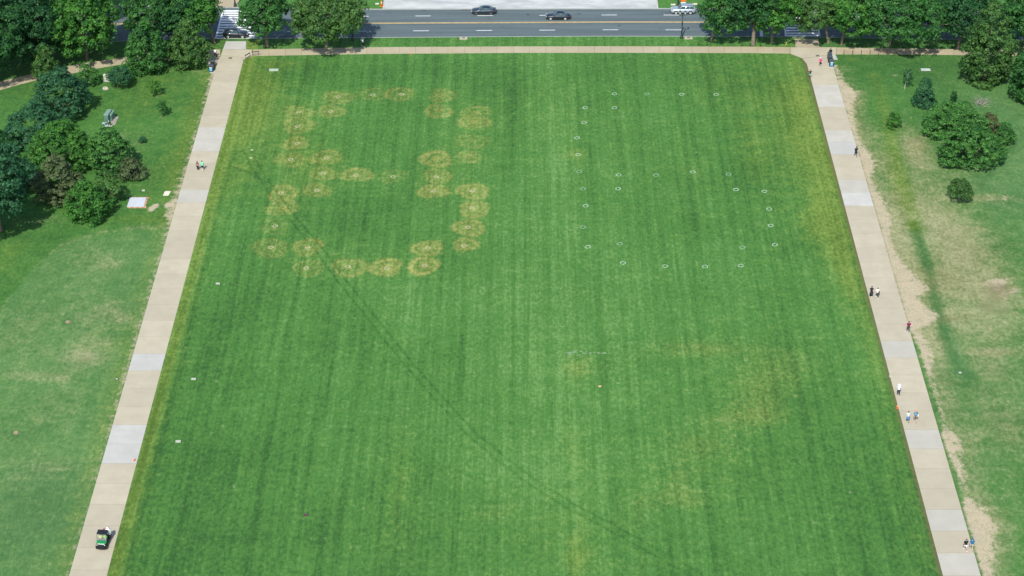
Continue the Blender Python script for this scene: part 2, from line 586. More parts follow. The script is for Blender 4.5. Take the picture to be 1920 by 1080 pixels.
    p.line('tone', [(840, 305), (880, 275), (930, 240), (960, 215), (1000, 190)], .25, .55)
    p.line('tone', [(860, 1000), (884, 1080)], .3, .5)
    p.line('tone', [(545, 560), (470, 800), (420, 1000)], .35, .4)
    p.line('tone', [(505, 620), (440, 860)], .35, .35)


def soil_band(p, rows, side):
    """bare earth next to a walk: rows of (py, gap px, reach px)"""
    ys, a, b = [], [], []
    for py, g0, g1 in sorted(rows):
        base = P(960, py)
        k = S(base)
        ys.append(base.y)
        a.append((g0 if py > 620 else -2) / k)
        b.append((g0 + (g1 - g0) * (.80 if side > 0 else 1)) / k)
    o = np.argsort(ys)
    ys, a, b = np.array(ys)[o], np.array(a)[o], np.array(b)[o]
    d = (p.X - WALK_R[1]) if side > 0 else (WALK_L[0] - p.X)
    A, B = np.interp(p.Y, ys, a), np.interp(p.Y, ys, b)
    w = 1 / (1 + np.exp(-(d - A) / .16)) / (1 + np.exp((d - B) / .42))
    w[p.Y > ys[-1] + 1] = 0
    p.d['soil'] += w
    # thin worn grass past the bare strip
    p.d['dry'] += (.42 if side > 0 else .12) / (1 + np.exp(-(d - A) / .3)) / (1 + np.exp((d - B - 2.2) / .8)) * (p.Y < ys[-1] + 1)


def paint_right(p):
    p.d['mow'][:] = .15
    soil_band(p, [(125, 0, 10), (150, 0, 14), (162, 0, 28), (172, 0, 42), (182, 0, 32), (200, 0, 20), (225, 0, 14), (250, 0, 12), (270, 0, 14), (285, 2, 28), (300, 3, 34), (315, 3, 26), (330, 3, 14), (350, 2, 16), (370, 2, 26), (400, 2, 32), (415, 2, 36), (430, 2, 22), (455, 2, 18), (480, 2, 24), (500, 2, 40), (520, 2, 52),
                  (540, 3, 72), (552, 3, 48), (565, 3, 46), (580, 3, 66), (592, 3, 78), (604, 3, 58), (615, 3, 22), (640, 6, 34), (660, 8, 36), (680, 8, 30), (695, 8, 22), (715, 8, 16), (740, 10, 18), (770, 11, 18), (790, 11, 16), (800, 6, 20), (815, 3, 42), (835, 3, 40), (855, 6, 26), (875, 10, 34), (900, 11, 22), (925, 11, 20), (940, 6, 36), (955, 3, 56),
                  (970, 3, 66), (985, 3, 72), (1000, 3, 58), (1020, 3, 54), (1040, 3, 44), (1060, 3, 34), (1085, 3, 30), (1130, 3, 36)], 1)
    p.strip('cool', 57, 160, .22, 1)
    p.d['dry'] += .10
    for b in [(1872, 545, 50, 30, .5), (1810, 490, 130, 130, .26), (1700, 300, 60, 110, .2), (1860, 760, 120, 170, .2)]:
        p.blob('dry', *b)
    for b in [(1880, 330, 110, 110, .6), (1880, 200, 90, 90, .4), (1860, 700, 150, 120, .3), (1800, 900, 100, 160, .25)]:
        p.blob('cool', *b)
    for b in [(1800, 470, 70, 60, .6), (1760, 530, 60, 30, .45), (1745, 400, 60, 40, .42), (1690, 330, 40, 60, .3), (1700, 260, 40, 40, .34), (1720, 270, 30, 14, .5), (1690, 450, 40, 60, .35), (1880, 600, 80, 40, .3), (1870, 660, 60, 8, .45),
              (1800, 600, 60, 40, .3), (1860, 690, 40, 40, .28), (1790, 340, 60, 30, .3), (1860, 372, 60, 8, .5), (1600, 185, 20, 16, .4), (1890, 800, 60, 40, .25), (1760, 640, 30, 40, .3), (1850, 980, 40, 60, .2), (1812, 150, 12, 6, .6), (1760, 150, 40, 20, .2),
              (1730, 300, 30, 20, .4), (1905, 130, 20, 30, .3), (1600, 225, 14, 60, .4), (1625, 330, 12, 60, .3), (1640, 250, 25, 25, .2)]:
        p.blob('dry', *b)
    for b in [(1680, 330, 24, 90, .6), (1640, 150, 60, 30, -.1), (1700, 390, 24, 40, .35), (1600, 110, 40, 8, .3)]:
        p.blob('yel', *b)
    for b in [(1700, 130, 120, 30, -.35), (1880, 380, 60, 40, -.15), (1860, 520, 60, 40, -.1), (1900, 460, 40, 60, -.25), (1830, 800, 120, 80, -.2), (1780, 760, 40, 30, -.2), (1750, 200, 60, 60, -.1), (1870, 170, 60, 20, .1), (1820, 655, 14, 12, .2), (1900, 950, 80, 120, -.1)]:
        p.blob('tone', *b)
    p.line('tone', [(1712, 420), (1740, 500), (1752, 560), (1768, 610), (1780, 650), (1795, 690), (1815, 705)], .9, -.9)
    p.line('yel', [(1640, 140), (1672, 250), (1690, 330), (1716, 425)], 1.6, .55)
    p.line('dry', [(1640, 140), (1672, 250), (1690, 330), (1716, 425)], 1.6, -.35)
    p.line('dry', [(1712, 420), (1740, 500), (1752, 560), (1768, 610), (1780, 650), (1795, 690), (1815, 705)], 1.1, -.5)
    p.line('tone', [(1770, 600), (1820, 592)], .6, -.6)
    p.line('tone', [(1785, 715), (1850, 735)], 1.2, -.4)
    p.line('cool', [(1720, 440), (1752, 560), (1800, 700)], 1.4, .4)
    p.line('dry', [(1760, 445), (1800, 425), (1850, 430)], .25, .5)
    p.line('tone', [(1920, 250), (1880, 295), (1840, 350)], .5, -.4)
    # worn earth with clipped weeds
    for b in [(1862, 530, 20, 7, .95), (1880, 527, 16, 6, .85), (1868, 540, 22, 8, .7), (1902, 546, 16, 6, .75), (1878, 555, 20, 14, .62), (1681, 141, 9, 2.5, .6), (1882, 372, 7, 4, 1.), (1742, 258, 8, 4, .3), (1676, 241, 8, 2.5, .6), (1845, 154, 30, 4, .3), (1800, 379, 8, 2, .5), (1560, 119, 12, 3, .2)]:
        p.blob('soil', *b[:4], b[4] * .74)
    for b in [(1870, 558, 30, 24, .42), (1890, 540, 32, 14, .36), (1862, 536, 30, 10, .2), (1880, 585, 30, 8, .3), (1720, 260, 8, 4, .6), (1835, 192, 22, 9, .35), (1845, 575, 16, 12, .35)]:
        p.blob('brown', *b)
    p.d['brown'] += .5 * np.exp(-((p.X - WALK_R[1] - .10) / .13) ** 2) * (p.Y < 318)  # thin shadow edge beside the walk, painted into the grass as brown
    up = 1 / (1 + np.exp(-(p.Y - 308) / 9))
    p.d['yel'] += .12
    p.d['tone'] += .02 - .36 * up
    p.d['dry'] -= .10 * up


def paint_left(p):
    p.d['mow'][:] = .25
    soil_band(p, [(125, 0, 5), (150, 0, 7), (170, 0, 5), (200, 0, 3), (240, 0, 4), (300, 0, 3), (370, 0, 10), (385, 0, 18), (395, 0, 12), (405, 0, 12), (420, 0, 4), (500, 0, 3), (700, 0, 5), (760, 0, 5), (860, 0, 4), (950, 0, 2), (1090, 0, 2)], -1)
    # lighter sports turf below a curved edge
    e = [P(*q) for q in ((-120, 760), (0, 580), (60, 505), (110, 462), (170, 440), (240, 428), (345, 422))]
    ey = np.interp(p.X, [q.x for q in e], [q.y for q in e])
    below = 1 / (1 + np.exp((p.Y - ey) / 1.1))
    p.d['cool'] += .66 * below
    p.d['dry'] += .06 * below
    p.d['yel'] += .22 * below
    p.d['tone'] += .05 * below - .36 * (1 - below)
    p.d['dry'] += .28 * np.exp(-((p.Y - ey) / .8) ** 2)
    for b in [(150, 470, 40, 20, .3), (200, 490, 30, 14, .4), (150, 540, 20, 40, .3), (205, 580, 26, 16, .5), (235, 600, 22, 12, .5), (170, 600, 30, 30, .35), (160, 672, 34, 16, .75), (80, 705, 36, 8, .6), (25, 700, 24, 9, .5), (115, 710, 16, 5, .5), (60, 600, 60, 24, .3), (20, 640, 40, 30, .3), (130, 660, 60, 20, .3),
              (90, 780, 50, 30, .3), (60, 870, 50, 14, .35), (110, 880, 40, 14, .3), (30, 900, 40, 14, .25), (120, 740, 40, 20, .25), (180, 640, 30, 10, .4), (300, 200, 30, 60, .2), (230, 300, 40, 30, .3), (240, 260, 30, 16, .35), (90, 412, 36, 9, .45), (60, 420, 30, 8, .3), (210, 385, 14, 6, .2), (375, 130, 14, 12, .4), (320, 132, 40, 5, .3), (205, 500, 16, 8, .5), (270, 330, 30, 20, .25), (340, 420, 20, 20, .3), (250, 425, 16, 3, .4)]:
        p.blob('dry', b[0], b[1], b[2] * 1.35, b[3] * 1.3, b[4] * .66)
    for b in [(300, 150, 60, 40, .3), (250, 200, 60, 60, .2), (260, 410, 60, 12, .45), (300, 330, 40, 60, .3), (20, 480, 30, 40, .4), (350, 230, 20, 100, .35), (230, 720, 40, 60, .2), (240, 830, 40, 40, .25), (200, 640, 40, 30, .2), (60, 160, 60, 20, .15)]:
        p.blob('yel', *b)
    for b in [(325, 152, 26, 14, -.45), (280, 220, 60, 40, .1), (260, 150, 40, 40, -.15), (60, 170, 60, 14, -.3), (120, 500, 60, 24, -.25), (250, 640, 60, 30, -.25), (140, 600, 60, 30, -.2), (60, 940, 80, 70, -.55), (120, 1000, 60, 60, -.35), (180, 690, 60, 26, -.2), (270, 520, 40, 20, -.2), (60, 440, 60, 16, -.1), (170, 800, 40, 60, .1), (40, 760, 60, 40, .1), (100, 720, 60, 12, .1), (30, 815, 26, 12, -.5), (125, 604, 12, 6, -.5)]:
        p.blob('tone', *b)
    for b in [(288, 388, 8, 5, 1.), (283, 394, 6, 4, .95), (294, 384, 5, 3, .8), (314, 385, 5, 4, .9), (310, 404, 5, 3, .8), (33, 811, 4, 3, 1.), (127, 603, 5, 2.5, .8), (168, 421, 4, 1.6, .9), (115, 424, 4, 1.2, .6), (270, 270, 5, 1.5, .7), (160, 668, 16, 9, .38), (224, 601, 8, 4, .5), (205, 585, 6, 4, .45), (292, 182, 5, 1.5, .8), (304, 219, 5, 1.5, .8), (222, 163, 4, 1.4, 1.), (355, 123, 14, 2.5, .5)]:
        p.blob('soil', *b)
    p.blob('cool', 60, 950, 100, 80, .3)
    for b in [(165, 674, 22, 9, .42), (85, 704, 22, 5, .42), (115, 655, 20, 5, .3), (270, 260, 10, 10, .2), (130, 380, 60, 20, .25)]:
        p.blob('brown', *b)
    p.d['yel'] += .20 * (1 - below)
    p.strip('brown', -58.0, -56.6, .32, .3)
    p.strip('yel', -59.0, -56.6, .4, .5)


struct(MB().prism([(-3000, -200), (3000, -200), (3000, 5000), (-3000, 5000)], -1.3, -0.3).build('ground', GRASS))
lawn('lawn', -55.0, 55.0, 0.2, 640, paint_main)
lawn('park_grass', -165.0, -55.0, 0.36, 400, paint_left)
lawn('park_grass', 55.0, 165.0, 0.36, 400, paint_right)

# ---------------------------------------------------------------- street
xs = np.arange(-190, 200, 6.0)
rd = MB()
q = []
for x in xs:
    q += [(x, kerb_y(x) + .16, -.12), (x, far_y(x) - .16, -.12)]
rd.add(q, [(2 * i, 2 * i + 2, 2 * i + 3, 2 * i + 1) for i in range(len(xs) - 1)])
road = struct(rd.build('road', ASPH))


def kerb_strip(name, fn, d0, d1):
    m = MB()
    x = np.arange(-164.9, 165.1, 2.44)
    for a, b in zip(x, x[1:]):
        m.prism([(a + .012, fn(a) + d0), (b - .012, fn(b) + d0), (b - .012, fn(b) + d1), (a + .012, fn(a) + d1)], -.2, .015)
    return struct(m.build(name, KERB))


kerb_strip('kerb', kerb_y, -.02, .17)
kerb_strip('kerb', far_y, -.17, .02)

YEL_PX = [(-60, 47), (220, 44.6), (480, 44.5), (700, 43.6), (960, 42.2), (1160, 41.2), (1320, 41.5), (1540, 43), (1762, 46.3), (2000, 50)]


def line_y(x_px, off):
    return interp_px(YEL_PX, x_px) + off


def stroke(name, x0, x1, off, w, m, z=-.118, seg=1):
    b = MB()
    for i in range(seg):
        a, c = (x0 + (x1 - x0) * k / seg for k in (i, i + 1))
        pa, pc = P(a, line_y(a, off), -.12), P(c, line_y(c, off), -.12)
        b.prism([(pa.x, pa.y - w / 2), (pc.x, pc.y - w / 2), (pc.x, pc.y + w / 2), (pa.x, pa.y + w / 2)], z, z + .006)
    return b.build(name, m, road)


for off in (-.62, .62):
    stroke('centre_line', 488, 1470, off, .13, YELLOW, seg=24)
    stroke('centre_line', 1540, 2000, off, .13, YELLOW, seg=10)
    stroke('centre_line', -60, 402, off, .13, YELLOW, seg=10)
for k in range(-4, 11):
    x = 893 + 118.4 * k
    if not (390 < x < 500 or 1440 < x < 1540):
        stroke('lane_dash', x, x + 29.6, 14.6, .17, WHITE)
for k in range(-6, 11):
    x = 895 + 116.4 * k
    if not (380 < x < 495 or 1430 < x < 1540):
        stroke('lane_dash', x, x + 29, -13.2, .17, WHITE)
# worn dark spots on the asphalt
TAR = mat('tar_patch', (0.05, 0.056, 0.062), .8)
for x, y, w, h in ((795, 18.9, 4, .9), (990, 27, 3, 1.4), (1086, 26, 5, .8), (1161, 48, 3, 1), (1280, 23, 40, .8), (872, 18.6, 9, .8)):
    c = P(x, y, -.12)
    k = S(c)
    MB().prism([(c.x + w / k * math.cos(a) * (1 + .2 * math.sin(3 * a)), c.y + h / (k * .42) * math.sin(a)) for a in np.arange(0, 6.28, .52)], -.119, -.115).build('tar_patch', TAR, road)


def crosswalk(left_bot, left_top, right_bot, right_top, rows, label):
    r = struct(link('crosswalk', None))
    for y0, y1 in rows:
        def xl(y, a=left_bot, b=left_top):
            return a[0] + (b[0] - a[0]) * (y - a[1]) / (b[1] - a[1])

        def xr(y, a=right_bot, b=right_top):
            return a[0] + (b[0] - a[0]) * (y - a[1]) / (b[1] - a[1])
        qd = [P(xl(y1), y1, -.12), P(xr(y1), y1, -.12), P(xr(y0), y0, -.12), P(xl(y0), y0, -.12)]
        MB().prism([(a.x, a.y) for a in qd], -.1175, -.111).build('stripe', WHITE, r)
    for a, b in ((left_bot, left_top), (right_bot, right_top)):
        p0, p1 = P(*a, -.12), P(*b, -.12)
        MB().prism([(p0.x - .15, p0.y), (p0.x + .15, p0.y), (p1.x + .15, p1.y), (p1.x - .15, p1.y)], -.1165, -.110).build('edge_line', WHITE, r)
    return r


crosswalk((404, 74), (418, 19), (489, 74), (487, 19), [(y - 1.35, y + 1.35) for y in (20.5, 24.7, 29, 33.2, 37.4, 42, 46.7, 51.5, 56.4, 61.6, 67, 72)], '')
crosswalk((1473, 67.5), (1470, 19), (1537, 67.5), (1528, 19), [(y - 1.35, y + 1.35) for y in (21, 25, 29, 33.4, 37.6, 42.5, 47.5, 52.3, 57.2, 62.3, 66.6)], '')
pa, pb = P(1428, 68, -.12), P(1427, 57, -.12)
MB().prism([(pa.x - .3, pa.y), (pa.x + .3, pa.y), (pb.x + .3, pb.y), (pb.x - .3, pb.y)], -.118, -.112).build('stop_line', WHITE, road)

# far side of the street: verge, plaza, path
pl, pr = P(720, 16).x, P(1232, 16).x
fb = [(x, far_y(x) + .025) for x in np.arange(-164, 164, 8)]
fl = [q for q in fb if q[0] < pl - .3] + [(pl - .3, far_y(pl) + .025)]
fr = [(pr + .3, far_y(pr) + .025)] + [q for q in fb if q[0] > pr + .3]
for side in (fl, fr):
    struct(MB().prism(side + [(side[-1][0], 470), (side[0][0], 470)], -.25, 0.0).build('verge_grass', GRASS))
plaza = struct(MB().prism([(pl, far_y(pl) + .03), (pr, far_y(pr) + .03), (pr, 470), (pl, 470)], -.2, 0.02).build('plaza', GRAN))
for x in (pl - .14, pr + .14):
    MB().prism([(x - .14, far_y(x) + .03), (x + .14, far_y(x) + .03), (x + .14, 470), (x - .14, 470)], -.2, .045).build('edging', PALE, plaza)
# dry strip and gravel path beyond the crosswalk
a, b = P(400, 9), P(446, 9)
struct(MB().prism([(a.x, far_y(a.x) + .03), (b.x, far_y(b.x) + .03), (b.x + .3, far_y(b.x) + 60), (a.x, far_y(a.x) + 60)], 0.0, .03).build('far_path', TAN))
a, b = P(225, 9), P(240, 8)

# ---------------------------------------------------------------- concrete walks, slab by slab
SLAB = 4.474
slab_mesh = {}
for nm, m in (('beige', BEIGE), ('pale', PALE), ('soft', SOFT)):
    slab_mesh[nm] = MB().box((0, 0, -.06), (4.75, SLAB - .075, .19)).mesh('concrete_slab', m)


def walk(x0, x1, phase, pale, soft, k0, k1):
    w = struct(MB().prism([(x0 + .02, Y0), (x1 - .02, Y0), (x1 - .02, phase + SLAB * k1), (x0 + .02, phase + SLAB * k1)], -.2, .008).build('walkway', mat('joint_filler', (.24, .21, .16), .9)))
    for k in range(k0, k1):
        link('concrete_slab', slab_mesh['pale' if k in pale else ('soft' if k in soft else 'beige')], w, ((x0 + x1) / 2, phase + SLAB * (k + .5), 0))
    return w


LW = walk(*WALK_L, 201.85, {5, 6, 10}, {21, 25, 26}, -8, 33)
RW = walk(*WALK_R, 201.3, {21, 25}, {0, 2, 6, 11, 22, 26, 29, 30}, -8, 33)


def slab_poly(px, m, parent, z=.034, name='concrete_slab'):
    w = [P(*p) for p in px]
    c = sum(w, Vector()) / len(w)
    w = [p + (c - p).normalized() * .025 for p in w]
    return MB().prism([(p.x, p.y) for p in w], -.1, z).build(name, m, parent)


# aprons where the walks meet the footpath, and ramps to the crosswalks
JOINT = _M['joint_filler']
apl = struct(link('left_apron', None))
yl = 201.85 + SLAB * 33
yr = 201.3 + SLAB * 33


def px_of(X, Y, z=0.0):
    d = CROT.inverted() @ (Vector((X, Y, z)) - Vector((0, 0, CAM_H)))
    return (960 + FPX * d.x / -d.z, 540 - FPX * d.y / -d.z)


l0, l1 = px_of(WALK_L[0], yl), px_of(WALK_L[1], yl)
r0, r1 = px_of(WALK_R[0], yr), px_of(WALK_R[1], yr)
lo = min(115, l0[1])
slab_poly([(l0[0], l0[1] + 1), (l1[0], l1[1] + 1), (455, 113.4), (462, 109.4), (474.6, 104.8), (473, 93), (462, 92.6), (462, 77.3), (423.6, 77.3), (417.4, 92.6), (413.9, 104)], JOINT, apl, .012, 'bed')
slab_poly([(l0[0], l0[1]), (l1[0], l1[1]), (455, 113), (462, 109), (414.5, 104)], BEIGE, apl)
slab_poly([(414.3, 103.4), (463, 108.4), (474, 104.5), (472, 93), (417.5, 93)], BEIGE, apl)
slab_poly([(418, 92.4), (461, 92.4), (461.5, 77.5), (424, 77.5)], PALE, apl, .03, 'ramp')
apr = struct(link('right_apron', None))
slab_poly([(r0[0], r0[1] + 1), (r1[0], r1[1] + 1), (1557, 103), (1568.5, 102.3), (1568.5, 88.6), (1536.5, 88.4), (1534.5, 72.8), (1488.6, 72.8), (1491.5, 88.4), (1481, 88.6), (1481, 100.6), (1504.6, 110)], JOINT, apr, .012, 'bed')
slab_poly([(r0[0], r0[1]), (r1[0], r1[1]), (1557, 103), (1505, 110.3), (1506, 112)], BEIGE, apr)
slab_poly([(1504, 109.5), (1556.5, 102.6), (1568, 102), (1568, 88.9), (1482, 88.9), (1482, 100.4)], BEIGE, apr)
slab_poly([(1492, 88.2), (1536, 88.2), (1534, 73), (1489, 73)], TAN, apr, .03, 'ramp')
slab_poly([(1557, 102.6), (1566, 102.4), (1571, 112), (1561, 112.5)], PALE, apr, .036)
slab_poly([(1549.5, 112), (1554, 110), (1563, 127.5), (1556.5, 127.8)], PALE, apr, .04)
slab_poly([(386, 107), (413.5, 107), (411, 119), (399, 125), (389, 121)], TAN, apl, .028)
slab_poly([(393, 137), (403, 137), (405, 133), (394, 133)], PALE, apl, .04)

TOP_R = [(473, 93), (700, 88.6), (960, 87.2), (1160, 86.9), (1400, 87.6), (1480, 88.6)]
BOT_R = [(473, 105), (700, 101.2), (960, 99.3), (1160, 99), (1400, 99.6), (1480, 100.4)]
TOP_E = [(1568, 89), (1680, 91), (1800, 92.4), (2150, 99)]
BOT_E = [(1568, 102), (1680, 102.2), (1800, 103.4), (2150, 111)]
TOP_W = [(-140, 190), (-60, 168), (0, 153), (65, 138), (115, 126), (175, 116), (244, 106), (330, 98), (385, 94), (417, 92.6)]
BOT_W = [(-140, 212), (-60, 187), (0, 169), (65, 151), (150, 135), (190, 127), (244, 118), (330, 110), (385, 107), (413, 106)]
fp = struct(link('footpath', None))


def path_slabs(top, bot, x0, x1, step, m):
    n = max(1, round((x1 - x0) / step))
    for i in range(n):
        a, b = x0 + (x1 - x0) * i / n, x0 + (x1 - x0) * (i + 1) / n
        slab_poly([(a, interp_px(bot, a)), (b, interp_px(bot, b)), (b, interp_px(top, b)), (a, interp_px(top, a))], m, fp, .03)


path_slabs(TOP_R, BOT_R, 474, 1481, 30.3, TAN)
path_slabs(TOP_E, BOT_E, 1568.5, 2100, 32, TAN)
path_slabs(TOP_W, BOT_W, -130, 413, 33, TAN)

# ---------------------------------------------------------------- trees
def quads_mesh(name, pos, tint, m):
    n = len(pos) // 4
    me = bpy.data.meshes.new(name)
    me.vertices.add(n * 4)
    me.vertices.foreach_set('co', pos.astype(np.float32).ravel())
    me.loops.add(n * 4)
    me.loops.foreach_set('vertex_index', np.arange(n * 4, dtype=np.int32))
    me.polygons.add(n)
    me.polygons.foreach_set('loop_start', np.arange(n, dtype=np.int32) * 4)
    me.polygons.foreach_set('loop_total', np.full(n, 4, np.int32))
    me.update(calc_edges=True)
    a = me.attributes.new('tint', 'FLOAT', 'POINT')
    a.data.foreach_set('value', np.repeat(tint, 4).astype(np.float32))
    me.materials.append(m)
    return me


def unit(a):
    return a / np.maximum(np.linalg.norm(a, axis=-1, keepdims=True), 1e-9)


def crown(name, lobes, clump, leaf, m, rng, dens=1.0, flat=0.75, upb=0.15):
    """leaf-sized faces gathered in clumps over the skin of the crown's lobes"""
    allp, allt = [], []
    L = np.array(lobes)
    for k, l in enumerate(L):
        c, r = l[:3], l[3:]
        area = 4 * math.pi * ((r[0] * r[1]) ** 1.6 + (r[0] * r[2]) ** 1.6 + (r[1] * r[2]) ** 1.6) ** (1 / 1.6) / 3 ** (1 / 1.6)
        nc = max(6, int(area / (math.pi * clump ** 2) * 1.5 * dens))
        u = unit(rng.normal(size=(nc, 3)))
        u[:, 2] = np.where(u[:, 2] < -.85, -u[:, 2], u[:, 2])
        cc = c + u * r * rng.uniform(.72, 1.04, (nc, 1))
        # drop clumps that sit deep inside another lobe
        keep = np.ones(nc, bool)
        for j, o in enumerate(L):
            if j != k:
                keep &= (((cc - o[:3]) / (o[3:] * .78)) ** 2).sum(1) > 1
        cc, u = cc[keep], u[keep]
        if not len(cc):
            continue
        cr = clump * rng.uniform(.65, 1.25, len(cc))
        ct = rng.uniform(.2, .88, len(cc))  # random clump tint paints sunlit lumps and dark gaps into the colour
        nl = int(max(14, 5.2 * (clump / leaf) ** 2))
        ci = np.repeat(np.arange(len(cc)), nl)
        out = u[ci]
        d = unit(rng.normal(size=(len(ci), 3)) * .8 + out * .45 + np.array([0, 0, .35]))
        p = cc[ci] + d * (cr[ci] * rng.uniform(.55, 1.08, len(ci)))[:, None] * np.array([1, 1, flat])
        nrm = unit(d + rng.normal(size=d.shape) * .34 + np.array([0, 0, upb]))
        t1 = unit(np.cross(nrm, rng.normal(size=d.shape)))
        t2 = np.cross(nrm, t1)
        s = leaf * rng.uniform(.6, 1.35, len(ci))[:, None]
        a, b = t1 * s * .62, t2 * s * .42
        allp.append(np.stack([p - a, p - b * 1.0 + a * .1, p + a, p + b * 1.0 + a * .1], 1).reshape(-1, 3))
        allt.append(np.clip(ct[ci] + rng.normal(size=len(ci)) * .16, 0, 1))
    return quads_mesh(name, np.concatenate(allp), np.concatenate(allt), m)


def tree(px_base, box, leafm, label, cat='tree', name='tree', shape='broad', clump=None, leaf=None, seed=0, bark=None, group=None, trunk_r=None, dens=1.0, nlobe=None):
    rng = np.random.default_rng(1000 + seed)
    base = P(*px_base)
    k, a = S(base), ANG(base)
    x0, x1, y0, y1 = box
    b = (x1 - x0) / 2 / k
    E = (y1 - y0) / 2 / k
    C = (px_base[1] - (y0 + y1) / 2) / k
    zc = max(.3, C / math.cos(a))
    q = E * E - (b * math.sin(a)) ** 2
    az = math.sqrt(q) / math.cos(a) if q > (E * .35) ** 2 else E * .6
    by = b if q > 0 else E * .85 / math.sin(a)
    by = min(by, b * 1.1) * (1.22 if shape == 'broad' else 1.0)
    az = min(az, zc * 1.05)
    cx = ((x0 + x1) / 2 - px_base[0]) / k
    clump = clump or max(.28, min(1.05, .16 * (b + az)))
    leaf = leaf or max(.16, min(.34, clump * .34))
    lobes = []
    if shape == 'broad':
        lobes.append((cx, 0, zc, b * .64, by * .64, az * .68))
        n = nlobe or int(10 + b * 1.3)
        for i in range(n):
            f = (i + .5) / n
            z = 1 - 1.88 * f
            th = i * 2.399 + rng.uniform(-.3, .3)
            rr = math.sqrt(max(0, 1 - z * z))
            s = rng.uniform(.26, .42)
            e = 1.06 - s
            lobes.append((cx + math.cos(th) * rr * b * e, math.sin(th) * rr * by * e, zc + z * az * e, b * s, by * s, max(az * s, b * s * .55)))
    elif shape == 'oval':
        n = 7
        for i in range(n):
            f = i / (n - 1)
            w = (.80, 1.0, 1.02, .95, .78, .55, .28)[i]
            for j in range(3):
                th = i * 1.3 + j * 2.1
                lobes.append((cx + math.cos(th) * b * w * .36, math.sin(th) * by * w * .36, zc + (f * 2 - 1) * az * .86, b * w * .66, by * w * .66, az * .24))
    elif shape == 'cone':
        for i in range(6):
            f = i / 5
            w = 1 - .86 * f
            lobes.append((cx, 0, zc + (f * 1.8 - .85) * az, b * w, by * w, az * .26))
    elif shape == 'mound':
        n = nlobe or int(7 + b * 1.2)
        for i in range(n):
            th, rr = i * 2.399, math.sqrt((i + .3) / n)
            s = rng.uniform(.30, .46)
            e = (1.05 - s) * rr
            hz = max(.35, (1.0 - .55 * rr * rr) * rng.uniform(.85, 1.1))
            top = (zc + az) * hz
            lobes.append((cx + math.cos(th) * b * e, math.sin(th) * by * e, top * .55, b * s, by * s, top * .48))
    me = crown(name + '_crown', lobes, clump, leaf, _M[leafm], rng, dens, *((.5, .7) if shape == 'mound' else (.75, .2)))
    t = thing(name, label, cat, base, 0, group)
    link('crown', me, t)
    # trunk with limbs
    tb = MB()
    tr = trunk_r or max(.05, .026 * (zc + az))
    if shape == 'mound':
        for i in range(5):
            th = i * 1.26 + rng.uniform(0, .5)
            tb.tube([(.15 * math.cos(th), .15 * math.sin(th), -.05), (cx * .5 + b * .25 * math.cos(th), by * .25 * math.sin(th), zc * .5), (cx + b * .5 * math.cos(th), by * .5 * math.sin(th), zc * .9)], [tr, tr * .7, tr * .3], 6)
    else:
        tb.tube([(0, 0, -.1), (0, 0, .25), (cx * .25, rng.uniform(-.2, .2), zc * .5), (cx * .8, 0, zc), (cx, 0, zc + az * .55)], [tr * 1.5, tr * 1.05, tr * .85, tr * .55, tr * .15], 9)
        if shape == 'broad':
            for i in range(5):
                l = lobes[1 + (i * 3) % (len(lobes) - 1)]
                z0 = zc * rng.uniform(.45, .7)
                tb.tube([(cx * .3, 0, z0), ((l[0] + cx * .3) * .5, l[1] * .5, (z0 + l[2]) * .52), (l[0], l[1], l[2])], [tr * .5, tr * .35, tr * .1], 6)
    tb.build('trunk', bark or BARK, t, True)
    return t


